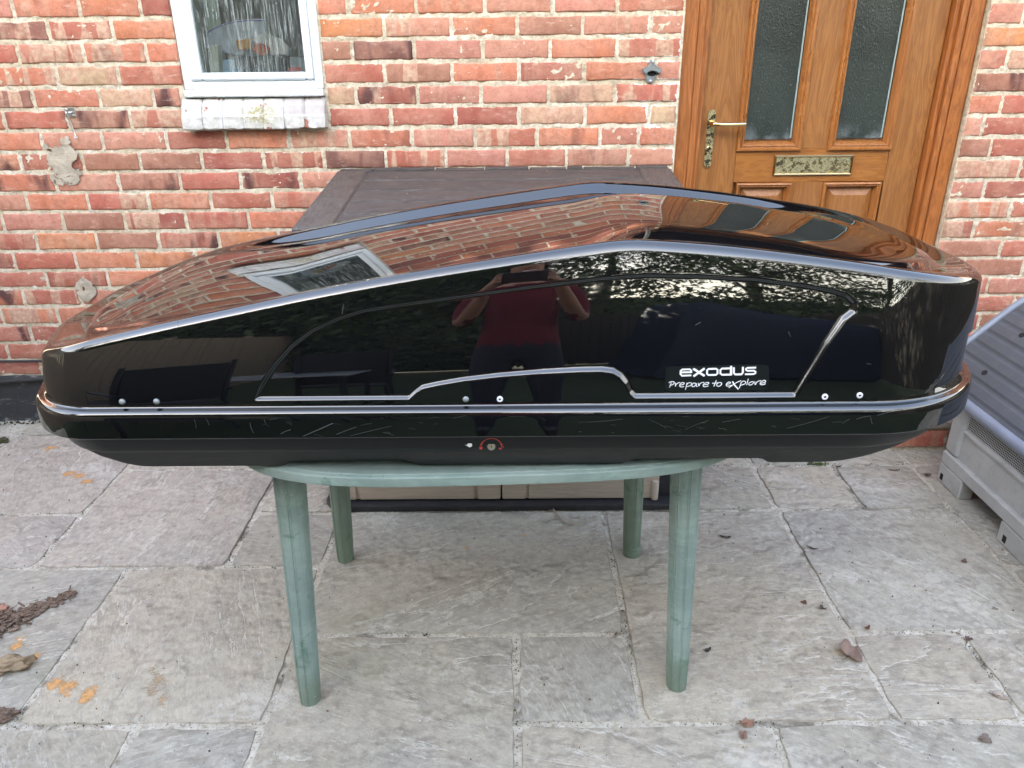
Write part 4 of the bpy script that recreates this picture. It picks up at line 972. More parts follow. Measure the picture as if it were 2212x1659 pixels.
# fallen leaves
def leaf(px, py, size, seed, col, label, lobes=3, curl=.5, rot=0., asp=.75, group=None):
    p = atZ(px, py, .004); m = MB(); nr, ns = 6, 26; r = random.Random(seed)
    m.v.append((0, 0, 0))
    for j in range(1, nr + 1):
        for i in range(ns):
            a = 2 * math.pi * i / ns; k = 1 + .22 * math.cos(a * lobes + seed) + .10 * math.sin(a * (lobes * 2 + 1) + seed); k *= j / nr
            x, y = math.cos(a) * size * k, math.sin(a) * size * asp * k
            z_ = curl * size * ((x / size) ** 2 * .9 * (1 if seed % 2 else .4) + max(0, y / size) ** 2 * .8) + size * .10 * noise.noise(Vector((x / size * 3, y / size * 3, seed))) * (j / nr) * 2 + .12 * size * abs(math.sin(a * 5)) * (j / nr) * .5
            m.v.append((x, y, z_))
    for i in range(ns): m.f.append((0, 1 + i, 1 + (i + 1) % ns))
    for j in range(nr - 1):
        for i in range(ns): m.f.append((1 + j * ns + i, 1 + (j + 1) * ns + i, 1 + (j + 1) * ns + (i + 1) % ns, 1 + j * ns + (i + 1) % ns))
    m.mi = [0] * len(m.f)
    zmin = min(v[2] for v in m.v); m.v = [(x, y, z_ - zmin) for x, y, z_ in m.v]
    o = m.build('fallen_leaf', m_plain('dead_leaf', col, .7, var=.45, bump=.8, bs=160), smooth=True)
    sm = o.modifiers.new('thickness', 'SOLIDIFY'); sm.thickness = .0006
    o.location = p; o.rotation_euler = (0, 0, rot); tag(o, label, 'leaf', group)
    st_ = MB(); st_.tube([(0, 0, .002), (-size * .8, 0, .003), (-size * 1.35, size * .1, .004)], .0008, 6); s = st_.build('stalk', m_plain('stalk', (.13, .08, .05), .8)); s.parent = o
    return o
GL = 'dead leaves fallen on the paving'
leaf(1836, 1415, .027, 3, (.30, .205, .16), 'large curled brown leaf beside the long joint, nearest the lone slab corner', 2, 1.0, .7, .9, GL)
leaf(1614, 1563, .016, 5, (.32, .17, .11), 'small lobed oak leaf lying on the joint at the bottom of the picture', 5, .3, .2, .7, GL)
leaf(1606, 1588, .012, 8, (.34, .2, .15), 'tiny pinkish leaf just in front of the oak leaf', 4, .3, 1.2, .7, GL)
leaf(1777, 1315, .010, 9, (.085, .06, .05), 'dark shrivelled leaf a hand above the large curled leaf', 3, .9, 2.2, .7, GL)
leaf(1737, 1301, .008, 4, (.20, .08, .05), 'small rust leaf left of the dark shrivelled one', 3, .4, .2, .8, GL)
leaf(1566, 1160, .016, 6, (.05, .042, .036), 'flat black leaf scrap right of the front right table leg', 2, .4, -.3, .3, GL)
leaf(1755, 1185, .014, 7, (.06, .05, .045), 'thin black leaf scrap on the big square slab', 2, .3, -.5, .3, GL)
leaf(2004, 1026, .015, 10, (.17, .12, .09), 'curled brown leaf scrap in front of the grey bin corner', 2, .5, -.2, .5, GL)
leaf(1810, 1008, .013, 11, (.13, .07, .05), 'dark red leaf strip under the right end of the roof box', 2, .3, -.2, .4, GL)
leaf(1932, 1016, .016, 12, (.12, .09, .07), 'long brown leaf strip left of the grey bin near the doorstep', 2, .3, -.1, .3, GL)
leaf(1556, 1412, .0, 1, (.1, .08, .07), 'x') if 0 else None
leaf(2092, 1380, .010, 14, (.15, .10, .08), 'small brown leaf crumb near the right hand joint', 3, .4, .3, .7, GL)
leaf(2162, 1505, .020, 15, (.48, .40, .32), 'pale beige leaf near the bottom right joint', 2, .3, -.3, .35, GL)
leaf(2128, 1597, .013, 16, (.20, .15, .12), 'crumpled brown leaf at the bottom right corner', 3, .6, .2, .8, GL)
leaf(1528, 1405, .011, 17, (.07, .055, .045), 'dark leaf crumb just right of the front right table leg foot', 2, .4, .2, .5, GL)
leaf(2083, 1212, .010, 18, (.22, .12, .1), 'small reddish leaf on the joint in front of the grey bin', 3, .4, .7, .7, GL)
leaf(1874, 1357, .008, 19, (.16, .06, .03), 'tiny red brown leaf on the big square slab near its front edge', 3, .5, .7, .7, GL)
# dry root and straws
m = MB(); pts = [atZ(*q, .008) for q in [(1187, 1087), (1196, 1100), (1204, 1110), (1212, 1122), (1224, 1131), (1245, 1134), (1262, 1131), (1275, 1122), (1285, 1112)]]; m.tube(pts, [.0018, .0017, .0016, .0016, .0015, .0013, .0012, .001, .0008], 6)
m.tube([atZ(*q, .006) for q in [(1204, 1110), (1195, 1102), (1186, 1102)]], .001, 5); m.tube([atZ(*q, .006) for q in [(1224, 1131), (1214, 1124), (1200, 1112), (1194, 1098), (1196, 1087)]], .0009, 5)
tag(m.build('dry_root', m_plain('dry_root', (.42, .32, .22), .8), smooth=True), 'thin dry branching root lying in front of the storage box', 'root')
for i, (a, b_, lab) in enumerate((((1604, 1533), (1646, 1535), 'pale straw lying near the lower right middle joint'), ((1596, 1612), (1622, 1611), 'pale straw at the bottom edge right of the middle'), ((2035 - 260, 1497 + 60), (1798, 1553), 'short pale straw on the long bottom joint'))):
    m = MB(); m.tube([atZ(*a, .004), atZ(*b_, .004)], .0009, 5); tag(m.build('straw', m_plain('straw', (.6, .52, .36), .7)), lab, 'straw')
# ------------------------------------------------------------------ storage chest behind the table
CX0, CX1 = -.66, .575
ch = empty('storage_chest', ((CX0 + CX1) / 2, 2.55, 0), 'low storage chest with brown wood-look plastic lid, beige doors and black base', 'storage chest')
def pt(name, a, b_, mat, par, bev=.002, rot=None, piv=None): m = MB(); m.box(a, b_, bev, rot, piv); return m.build(name, mat, par)
pts = [(CX0 - .005, 2.27), (CX0 + .03, 2.222), (CX1 - .03, 2.222), (CX1 + .005, 2.27), (CX1 + .005, 2.93), (CX0 - .005, 2.93)]
m = MB(); m.prism(pts, .001, .0215, 'z', inset=.003); m.build('base', MAT['chestbase'], ch)
m = MB(); m.box((CX0 + .01, 2.285, .0215), (CX1 - .01, 2.92, .90), .004); m.build('body', MAT['chestbase'], ch)
xc = Xat(1083, .07, 2.28)
for x0, x1 in ((Xat(722, .07, 2.28), xc - .0022), (xc + .0022, Xat(1421, .07, 2.28))):
    d = pt('chest_door', (x0, 2.262, .0245), (x1, 2.284, .90), MAT['chestdoor'], ch, .003)
    w = x1 - x0; e = [(x0 + .001, x0 + .080), (x0 + .090, x1 - .090), (x1 - .080, x1 - .001)]
    for k, (a, b_) in enumerate(e): pt('door_board', (a, 2.2575 - .004 * (1 - abs((a + b_) / 2 - xc) / .55), .026), (b_, 2.2625, .898), MAT['chestdoor'], d, .0035)
hx_ = Xat(1414, .08, 2.27); m = MB(); m.tube([(hx_, 2.256, .026), (hx_, 2.256, .094), (hx_, 2.256, .098)], [.0125, .0125, .009], 14); m.build('hinge_pin', MAT['chestdoor'], ch, smooth=True, angle=50)
tilt = math.atan2(.068, .69); 
lid = MB(); ZB, ZF = 1.047, .975
def lz(y): return ZF + (ZB - ZF) * (y - 2.24) / .69
def lidprism(x0, x1, y0, y1, top, th, name, mat, par, bev=.003):
    m = MB(); m.box((x0, y0, 0), (x1, y1, th), bev)
    m.v = [(x, y, z_ + lz(y) - th + top) for x, y, z_ in m.v]; return m.build(name, mat, par)
ld = lidprism(CX0 + .004, CX1 - .004, 2.245, 2.925, -.006, .05, 'lid', MAT['chestlid'], ch)
lidprism(CX0, CX0 + .118, 2.236, 2.902, 0, .056, 'end_board', MAT['chestlidy'], ld, .006); lidprism(CX1 - .118, CX1, 2.236, 2.902, 0, .056, 'end_board', MAT['chestlidy'], ld, .006)
ys = [2.236 + i * .1325 for i in range(6)]
for a, b_ in zip(ys, ys[1:]): lidprism(CX0 + .1225, CX1 - .1225, a + .006, b_ - .006, -.0008 + rnd.uniform(-.0006, .0006), .012, 'lid_plank', MAT['chestlid'], ld, .0045)
for i, (a, b_) in enumerate(((CX0 + .01, CX0 + .13), (CX0 + .134, -.30), (-.296, -.115), (-.111, .05), (.054, .19), (.194, .25), (.254, CX1 - .13), (CX1 - .126, CX1 - .01))): lidprism(a, b_, 2.9035, 2.93, .004 if i % 2 else .0, .03, 'hinge_cover', MAT['chestlid'], ld, .002)
r = random.Random(5)
leaf(678, 527 - 30, .0, 1, (.1, .1, .1), 'x') if 0 else None
m = MB()
for i in range(12):
    y = r.uniform(2.5, 2.88); x = r.uniform(-.6, .5); s = r.uniform(.003, .006); m.box((x, y, lz(y) + .0008), (x + s, y + s * .8, lz(y) + .0028), .0005, Matrix.Rotation(r.uniform(0, 3), 3, 'Z'))
tag(m.build('lid_litter', m_plain('tan_crumbs', (.42, .25, .12), .8)), 'tan leaf crumbs lying on the brown chest lid', 'leaf litter', kind='stuff')

# ------------------------------------------------------------------ green table
TC = Vector((-.060, 1.663, 0)); TR = R(2.5)
tb = empty('garden_table', tuple(TC), 'weathered green plastic garden table carrying the black roof box', 'table', rz=TR)
TM = Matrix.Translation(TC) @ Matrix.Rotation(TR, 4, 'Z')
def tl(m): m.v = [tuple(TM @ Vector(v)) for v in m.v]; return m
def sup(a, b_, n, N=160): 
    o = []
    for i in range(N):
        t_ = 2 * math.pi * i / N; c, s_ = math.cos(t_), math.sin(t_)
        o.append((math.copysign(abs(c) ** (2 / n), c) * a, math.copysign(abs(s_) ** (2 / n), s_) * b_))
    return o
TZ = .7195
m = MB(); N = 160; rings = [(.002, .6965), (0, .698), (-.0008, .7065), (.0002, .7155), (.0022, .7175), (.0075, .7190), (.0088, .7175), (.0105, .7175), (.012, .7190), (.016, .7195), (.030, .7195), (.034, .7180), (.042, .7178)]
for d, z_ in rings:
    for x, y in sup(.560 - d, .424 - d, 3.6): m.v.append((x, y, z_))
m.v.append((0, 0, .7178))
for k in range(len(rings) - 1):
    for i in range(N): m.f.append((k * N + i, k * N + (i + 1) % N, (k + 1) * N + (i + 1) % N, (k + 1) * N + i))
for i in range(N): m.f.append(((len(rings) - 1) * N + i, (len(rings) - 1) * N + (i + 1) % N, len(rings) * N))
o = len(m.v)
for d, z_ in ((.005, .6965), (.008, .709)):
    for x, y in sup(.560 - d, .424 - d, 3.6): m.v.append((x, y, z_))
for i in range(N): m.f.append((i, o + i, o + (i + 1) % N, (i + 1) % N)); m.f.append((o + i, o + N + i, o + N + (i + 1) % N, o + (i + 1) % N))
m.f.append(tuple(range(o + N, o + 2 * N))); m.mi = [0] * len(m.f)
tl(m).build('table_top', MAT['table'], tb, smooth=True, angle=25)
inv = TM.inverted()
foot = [(668, 1519), (1463, 1490), (745, 1214), (1365, 1201)]; legn = 0
for k, (px, py) in enumerate(foot):
    b0 = atZ(px, py, .0); b0.y += .012; ub = Vector((b0.x, b0.y, 0)); lc = inv @ ub
    top = TM @ Vector((lc.x - math.copysign(.022, lc.x), lc.y - math.copysign(.030, lc.y), .700))
    m = MB(); n = 128; M_ = 10
    ax = (top - ub)
    for j in range(M_ + 1):
        u = j / M_; c = ub + ax * u; rr = .0255 + .0095 * u
        if j == 0: rr *= .93
        for i in range(n):
            a = 2 * math.pi * i / n; ph = (i % 16)
            q = 1.045 if ph in (0, 3) else .985 + .012 * math.cos((ph - 9.5) / 6.5 * math.pi / 2)
            m.v.append((c.x + math.cos(a) * rr * q, c.y + math.sin(a) * rr * q, c.z))
    for j in range(M_):
        for i in range(n): m.f.append((j * n + i, j * n + (i + 1) % n, (j + 1) * n + (i + 1) % n, (j + 1) * n + i))
    m.f.append(tuple(range(n))[::-1]); m.mi = [0] * len(m.f)
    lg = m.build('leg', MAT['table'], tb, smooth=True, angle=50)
    m = MB(); m.lathe([(.036, .664), (.0385, .667), (.0395, .674), (.043, .683), (.045, .692), (.045, .708)], (top.x, top.y, 0), 28); m.build('leg_socket', MAT['table'], lg, smooth=True, angle=60)
    if k == 3:
        m = MB(); m.lathe([(.0262, .0), (.0275, .002), (.0275, .020), (.0255, .024), (.0275, .028), (.0275, .033), (.026, .035)], (ub.x, ub.y, 0), 28); m.build('foot_cap', MAT['table'], lg, smooth=True, angle=40)

# ------------------------------------------------------------------ roof box
BY = 1.600; BZ = .7205
rb = empty('roof_box', (-.03, BY, BZ), 'long glossy black car roof box lying across the green plastic table', 'roof box')
ZT = [(-1.2, .17), (-1.06, .195), (-.98, .213), (-.9, .232), (-.782, .262), (-.665, .288), (-.496, .322), (-.331, .354), (-.169, .381), (-.011, .404), (.12, .422), (.19, .4295), (.25, .4285), (.379, .418), (.538, .3985), (.699, .375), (.769, .364), (.88, .345), (1.05, .312)]
def zt(x):
    for i in range(len(ZT) - 1):
        if x <= ZT[i + 1][0] or i == len(ZT) - 2:
            p0 = ZT[max(i - 1, 0)]; p1 = ZT[i]; p2 = ZT[i + 1]; p3 = ZT[min(i + 2, len(ZT) - 1)]
            t_ = (x - p1[0]) / (p2[0] - p1[0]); t_ = max(0, min(1, t_))
            m1 = (p2[1] - p0[1]) / (p2[0] - p0[0]) * (p2[0] - p1[0]); m2 = (p3[1] - p1[1]) / (p3[0] - p1[0]) * (p2[0] - p1[0])
            return (2 * t_**3 - 3 * t_**2 + 1) * p1[1] + (t_**3 - 2 * t_**2 + t_) * m1 + (-2 * t_**3 + 3 * t_**2) * p2[1] + (t_**3 - t_**2) * m2
def sm(a, b_, x): t_ = max(0, min(1, (x - a) / (b_ - a))); return t_ * t_ * (3 - 2 * t_)
CORN = [(-.862, -.40, .15, 30), (.905, -.40, .275, 44), (.905, .40, .275, 44), (-.862, .40, .15, 30), (-.968, .12, .22, 22), (-.968, -.12, .22, 22)]
EDGN = [640, 40, 640, 24, 40, 24]
def outline(d, corn=CORN, edgn=EDGN):
    n = len(corn); P_ = [Vector(c[:2]) for c in corn]; lines = []
    for i in range(n):
        a, b_ = P_[i], P_[(i + 1) % n]; t_ = (b_ - a).normalized(); nn = Vector((-t_.y, t_.x)); lines.append((a + nn * d, t_))
    V = []
    for i in range(n):
        (p, t1), (q, t2) = lines[i - 1], lines[i]; den = t1.x * t2.y - t1.y * t2.x; s_ = ((q.x - p.x) * t2.y - (q.y - p.y) * t2.x) / den; V.append(p + t1 * s_)
    arcs = []
    for i in range(n):
        t1, t2 = lines[i - 1][1], lines[i][1]; r_ = max(corn[i][2] - d * .75, .03); ang = math.acos(max(-1, min(1, t1.dot(t2)))); k = r_ * math.tan(ang / 2)
        a = V[i] - t1 * k; c = a + Vector((-t1.y, t1.x)) * r_; a0 = math.atan2(-Vector((-t1.y, t1.x)).y, -Vector((-t1.y, t1.x)).x); N = corn[i][3]
        arcs.append([c + Vector((math.cos(a0 + ang * j / N), math.sin(a0 + ang * j / N))) * r_ for j in range(N + 1)])
    o = []
    for i in range(n):
        o += arcs[i]; a, b_ = arcs[i][-1], arcs[(i + 1) % n][0]
        for j in range(1, edgn[i]): o.append(a.lerp(b_, j / edgn[i]))
    return o
DG = [i * .01 for i in range(17)]
OUT = [outline(d) for d in DG]; NO = len(OUT[0])
def opt(i, d):
    k = min(int(d / .01), 15); f_ = d / .01 - k; a, b_ = OUT[k][i], OUT[k + 1][i]; return a[0] + (b_[0] - a[0]) * f_, a[1] + (b_[1] - a[1]) * f_
RR = .022
def lean(x): return 1 - .85 * sm(.62, .86, x) - .8 * (1 - sm(-.95, -.80, x))
def wall_d(x, z_):      # inward lean of the side wall at height z_
    h = max(zt(x) - .69 * RR - .160, .004); s_ = max(0, min(1, (z_ - .160) / h)); return .020 * (1 - .2 * sm(.62, .86, x)) + h * lean(x) * (.085 * s_ + .105 * s_ * s_)
# the side panel is pressed in along this outline (x, z above the table)
def fx(px, py, Y=1.225): p = atY(px, py, Y); return (p.x, p.z - BZ)
PANEL = [fx(*q) for q in [(555, 866), (870, 868), (884, 860), (897, 846), (912, 836), (945, 829), (1000, 820), (1080, 811), (1170, 804), (1250, 800), (1300, 799), (1325, 802), (1342, 812), (1355, 828), (1362, 845), (1372, 857), (1715, 852), (1740, 815), (1790, 745), (1830, 697), (1856, 680), (1857, 664), (1843, 650), (1810, 640), (1760, 631), (1650, 617), (1520, 610), (1400, 608), (1300, 615), (1150, 632), (1000, 652), (860, 670), (780, 682), (725, 698), (670, 722), (625, 755), (590, 795), (565, 835)]]
PANEL = [(x_, max(z_, .1665)) for x_, z_ in PANEL]
TAILP = [fx(*q) for q in [(2000, 838, 1.265), (2024, 800, 1.285), (2048, 755, 1.31), (2066, 705, 1.35), (2092, 700, 1.43), (2092, 775, 1.42), (2072, 812, 1.36), (2040, 836, 1.30)]]
def sdf(poly, x, z_):
    best = 1e9; ins = False; n = len(poly)
    for i in range(n):
        ax, az = poly[i]; bx, bz = poly[(i + 1) % n]; dx, dz = bx - ax, bz - az; t_ = max(0, min(1, ((x - ax) * dx + (z_ - az) * dz) / (dx * dx + dz * dz)))
        d2 = (x - ax - t_ * dx) ** 2 + (z_ - az - t_ * dz) ** 2; best = min(best, d2)
        if (az > z_) != (bz > z_) and x < (bx - ax) * (z_ - az) / (bz - az) + ax: ins = not ins
    return -math.sqrt(best) if ins else math.sqrt(best)
def recess(x, z_):
    if z_ < .15 or z_ > .41: return 0
    r_ = 0
    if -.52 < x < .65: d = sdf(PANEL, x, z_); r_ = .0062 * sm(.0034, -.0032, d)
    if x > .62: d = sdf(TAILP, x, z_); r_ = max(r_, .009 * sm(.004, -.006, d))
    return r_
def front_y(x, z_): return BY - .40 + wall_d(x, z_) + recess(x, z_)
RINGS = [('a', .014, .110), ('a', .010, .0995), ('a', .0015, .0985), ('a', .0, .0998), ('a', .0, .1012), ('a', .0, .112), ('a', .0, .133), ('a', .0006, .1405), ('a', .0022, .1455), ('a', .005, .1492), ('a', .0085, .1510), ('a', .0125, .1513), ('a', .0155, .1512), ('a', .0178, .1522), ('a', .0192, .1545), ('a', .0198, .1572)]
NW = 112
RINGS += [('w', s_ / NW, 0) for s_ in range(NW + 1)]
NA = 9; RINGS += [('r', j / NA, 0) for j in range(1, NA + 1)]
NV = 14; RINGS += [('v', j / NV, 0) for j in range(1, NV + 1)]
def prom(x): return .024 * sm(-.93, -.45, x) * (1 - sm(.55, .93, x))
v = []; cache = {}
for ri, (k, a, b_) in enumerate(RINGS):
    for i in range(NO):
        x0 = OUT[3][i][0]
        if i not in cache: T = zt(x0); cache[i] = (T, prom(x0), max(T - .69 * RR - .160, .004), lean(x0))
        T, pr, h, le = cache[i]; tl_ = 1 - .2 * sm(.62, .86, x0); dw = .020 * tl_ + h * le * (.085 + .105)
        if k == 'a': d, z_ = (a * tl_ if b_ > .14 else a), b_
        elif k == 'w': z_ = .160 + h * a; d = .020 * tl_ + h * le * (.085 * a + .105 * a * a)
        elif k == 'r':
            th = R(18) + R(72) * a; d = dw + RR * (math.cos(R(18)) - math.cos(th)); z_ = T - .69 * RR + RR * (math.sin(th) - math.sin(R(18)))
        else:
            d = dw + RR * math.cos(R(18)) + .050 * a; z_ = T - pr * sm(0, 1, a)
        x, y = opt(i, d)
        if k == 'w':
            if abs(y) > .2 and y < 0: y += recess(x, z_)
            elif abs(y) > .2: y -= recess(x, z_)
        v.append((x, y, z_))
last = len(v) - NO; NC = 16
for j in range(1, NC + 1):
    u = j / NC
    for i in range(NO):
        x, y, z_ = v[last + i]; qx = max(-.74, min(.62, x)); X_ = x + (qx - x) * u; Y_ = y * (1 - u)
        T = zt(X_); base = T - prom(X_); z0_ = zt(x) - prom(OUT[3][i][0]); bl = sm(0, .35, u)
        z_ = (z0_ - (T - T)) * (1 - bl) + 0 * bl if False else (z0_ + (T - zt(x))) * (1 - bl) + base * bl
        z_ -= .0045 * math.sin(math.pi * min(1, u * 1.0)) * 0 + .004 * u * u * prom(X_) / .019 * 0
        ex_ = sm(.12, .30, X_) * (1 - sm(.50, .80, X_)); z_ += (.002 + (.014 - .005 * ex_) * sm(-.98, -.60, X_) * (1 - sm(.66, .95, X_))) * (1 - (1 - u) ** 2) + .017 * ex_ * (1 - (1 - min(u / .46, 1)) ** 2)
        v.append((X_, Y_, z_))
fs = []
NR = len(RINGS) + NC
for k in range(NR - 1):
    for i in range(NO):
        a = k * NO + i; b_ = k * NO + (i + 1) % NO; fs.append((a, b_, b_ + NO, a + NO))
# underside of the lid flange: a closed inner skin is left to the base
me = bpy.data.meshes.new('lid_shell'); me.from_pydata([(x, y + BY, z_ + BZ) for x, y, z_ in v], [], fs)
import bmesh
bmm = bmesh.new(); bmm.from_mesh(me); bmesh.ops.remove_doubles(bmm, verts=bmm.verts, dist=.00012); bmm.to_mesh(me); bmm.free()
me.materials.append(MAT['gloss']); me.polygons.foreach_set('use_smooth', [True] * len(me.polygons))
lido = bpy.data.objects.new('lid_shell', me); COL.objects.link(lido); lido.parent = rb; lido.matrix_parent_inverse = rb.matrix_world.inverted()
# base tray
EB = [150, 20, 150, 12, 16, 12]; CB = [(c[0], c[1], c[2], 14) for c in CORN]
def footz(x): return .0095 * max(sm(-.452, -.437, x) * (1 - sm(-.215, -.185, x)), sm(.195, .225, x) * (1 - sm(.462, .482, x)))
BR = [(.016, .118, 1), (.016, .104, 1), (.0175, .098, 1), (.030, .062, .992), (.0335, .0555, .99), (.036, .0535, .988), (.046, .034, .972), (.060, .014, .948), (.068, .006, .935), (.076, .0012, .92), (.088, 0, .90), (.16, 0, .80)]
BV = []
for d, z_, xs in BR:
    o = outline(d, CB, EB); NB = len(o)
    for p in o:
        x = p[0] * xs - .03 * (1 - xs); zz = z_ + (footz(x) if z_ < .02 and d < .12 else footz(x)) * (1 if z_ < .03 else .0)
        BV.append((x, p[1], zz))
BF = []
for k in range(len(BR) - 1):
    for i in range(NB): a = k * NB + i; b_ = k * NB + (i + 1) % NB; BF.append((a, a + NB, b_ + NB, b_))
BF.append(tuple(range((len(BR) - 1) * NB, len(BR) * NB))[::-1]); BF.append(tuple(range(NB)))
m = MB(); m.add([(x, y + BY, z_ + BZ) for x, y, z_ in BV], BF); m.mi = [1 if max(BV[i][2] for i in f) < .0545 else 0 for f in BF]; m.build('base_tray', [MAT['base'], MAT['matte']], rb, smooth=True, angle=28)
# rivets on the side wall
for px, py, kind in [(268, 873, 0), (342, 874, 0), (1007, 872, 0), (1080, 870, 1), (1780, 855, 1), (1855, 852, 1)]:
    x, z_ = fx(px, py, 1.224); z_ = max(z_, .164); y = front_y(x, z_); m = MB(); rr = .0056
    if kind == 0: m.lathe([(rr, 0), (rr, .001), (rr * .8, .0030), (rr * .45, .0042), (rr * .1, .0045)], (x, y, z_ + BZ), 20, 'y')
    else: m.lathe([(rr, 0), (rr, .0014), (rr * .85, .0022), (rr * .42, .0022), (rr * .36, .0006)], (x, y, z_ + BZ), 20, 'y')
    o = m.build('rivet', MAT['rivetgrey' if kind == 0 else 'white'], rb, smooth=True, angle=40)
    if kind:
        m = MB(); m.lathe([(rr * .36, .0012), (rr * .3, .0016)], (x, y, z_ + BZ), 12, 'y'); m.build('rivet_hole', MAT['dark'], o)
# sticker and lettering that follow the wall
def ribbon(m, pts, w, fy, rounded=True, nseg=3):
    # polyline (x, z) -> flat ribbon lying on the surface
    pp = [Vector(p) for p in pts]
    if len(pp) > 2 and rounded:
        q = []
        n = len(pp)
        for i in range(n - 1):
            p0, p1, p2, p3 = pp[max(i - 1, 0)], pp[i], pp[i + 1], pp[min(i + 2, n - 1)]
            for k in range(nseg):
                t_ = k / nseg; q.append(.5 * ((2 * p1) + (p2 - p0) * t_ + (2 * p0 - 5 * p1 + 4 * p2 - p3) * t_**2 + (3 * p1 - p0 - 3 * p2 + p3) * t_**3))
        q.append(pp[-1]); pp = q
    n = len(pp); o = len(m.v); vs = []
    ws = w if isinstance(w, (list, tuple)) else [w] * n
    for i in range(n):
        t_ = (pp[min(i + 1, n - 1)] - pp[max(i - 1, 0)]); t_ = t_.normalized() if t_.length > 1e-9 else Vector((1, 0)); nn = Vector((-t_.y, t_.x)) * ws[min(i, len(ws) - 1)] / 2
        for s_ in (1, -1): x, z_ = pp[i] + nn * s_; vs.append((x, fy(x, z_), z_ + BZ))
    m.add(vs, [(2 * i, 2 * i + 1, 2 * i + 3, 2 * i + 2) for i in range(n - 1)])
def stk(x, y): return fx(1426.4 + x * .1091, 779 + y * .1091, 1.236)
sy = lambda e: (lambda x, z_: front_y(x, z_) - e)
m = MB(); corners = [(92, 95), (2140, 58), (2118, 535), (70, 572)]; g_ = []
for j in range(9):
    for i in range(17):
        u, w_ = i / 16, j / 8; a = Vector(corners[0]).lerp(Vector(corners[1]), u); b_ = Vector(corners[3]).lerp(Vector(corners[2]), u); q = a.lerp(b_, w_)
        for cu_, cv in ((0, 0), (1, 0), (0, 1), (1, 1)):
            du, dv = abs(u - cu_) * 2060, abs(w_ - cv) * 480
            if du < 20 and dv < 20: q = q + Vector(((22 if cu_ == 0 else -22), (22 if cv == 0 else -22)))
        x, z_ = stk(*q); m.v.append((x, front_y(x, z_) - .0005, z_ + BZ))
for j in range(8):
    for i in range(16): a = j * 17 + i; m.f.append((a, a + 17, a + 18, a + 1)); m.mi.append(0)
sticker = m.build('sticker', MAT['decal'], rb, smooth=True)
PXM = Vector(stk(1000, 300)); PXM = (Vector(stk(1100, 300)) - PXM).length / 100
LET = MB()
def let(*polys, w=34, rounded=False):
    for p in polys:
        p = list(p)
        # pad the ends so that corners close
        ribbon(LET, [stk(*q) for q in p], w * PXM, sy(.0011), rounded, 4)
        if not rounded:
            for q in p[1:-1]:
                c = stk(*q); k = len(LET.v); R_ = w * PXM / 2
                LET.add([(c[0], front_y(*c) - .0011, c[1] + BZ)] + [(c[0] + R_ * math.cos(a), front_y(c[0], c[1]) - .0011, c[1] + R_ * math.sin(a) + BZ) for a in [i * math.pi / 6 for i in range(12)]], [(0, 1 + i, 1 + (i + 1) % 12) for i in range(12)])
let([(385, 207), (602, 203), (601, 178), (572, 150), (420, 154), (390, 178), (386, 240), (415, 270), (598, 262)], w=36)
let([(640, 138), (860, 274)], w=44); let([(866, 132), (640, 282)], w=44)
let([(1000, 142), (940, 144), (912, 165), (908, 232), (938, 257), (1085, 253), (1115, 228), (1118, 162), (1090, 139), (1000, 142)], w=38)
let([(1388, 86), (1380, 262)], w=44); let([(1375, 132), (1205, 136), (1176, 160), (1172, 228), (1205, 252), (1385, 248)], w=38)
let([(1440, 112), (1436, 215), (1465, 246), (1590, 242), (1614, 212), (1620, 104)], w=40)
let([(1880, 118), (1705, 122), (1678, 143), (1684, 165), (1712, 178), (1838, 176), (1866, 196), (1862, 222), (1832, 238), (1656, 243)], w=36)
sl = LET.build('brand_lettering', MAT['white'], sticker)
LET = MB()
for p in ([(200, 395), (182, 445), (165, 490)], [(150, 405), (190, 382), (240, 380), (260, 398), (235, 432), (180, 448)], [(275, 402), (282, 435), (278, 470), (300, 430), (340, 402), (375, 400)],
    [(368, 450), (440, 430), (452, 405), (412, 400), (370, 435), (368, 468), (405, 482), (450, 470)], [(512, 400), (495, 465), (475, 535)], [(500, 440), (550, 400), (600, 412), (582, 452), (505, 476)],
    [(695, 418), (640, 408), (606, 445), (615, 475), (655, 468), (695, 422), (690, 465), (718, 470)], [(730, 405), (742, 465), (760, 425), (800, 400), (850, 395)], [(835, 445), (925, 425), (936, 400), (892, 398), (836, 430), (826, 465), (862, 478), (930, 460)],
    [(1090, 352), (1062, 415), (1035, 472)], [(1003, 412), (1060, 408), (1122, 402)], [(1135, 398), (1095, 430), (1100, 462), (1150, 465), (1190, 430), (1182, 400), (1135, 398)],
    [(1280, 435), (1350, 418), (1365, 395), (1328, 390), (1285, 425), (1285, 460), (1340, 462), (1390, 445)], [(1580, 360), (1480, 400), (1400, 450), (1330, 495)],
    [(1578, 400), (1555, 455), (1535, 505)], [(1560, 420), (1610, 372), (1660, 380), (1648, 422), (1570, 448)], [(1720, 325), (1700, 385), (1682, 445)], [(1775, 385), (1728, 412), (1732, 442), (1772, 440), (1820, 405), (1812, 382), (1775, 385)],
    [(1845, 375), (1852, 440), (1880, 395), (1920, 370), (1972, 362)], [(1950, 415), (2040, 395), (2060, 370), (2020, 358), (1960, 395), (1950, 428), (1990, 438), (2058, 420)]): let(p, w=15, rounded=True)
let([(1405, 375), (1435, 430), (1475, 480), (1520, 525)], w=26, rounded=True)
LET.build('slogan_lettering', MAT['white'], sticker)
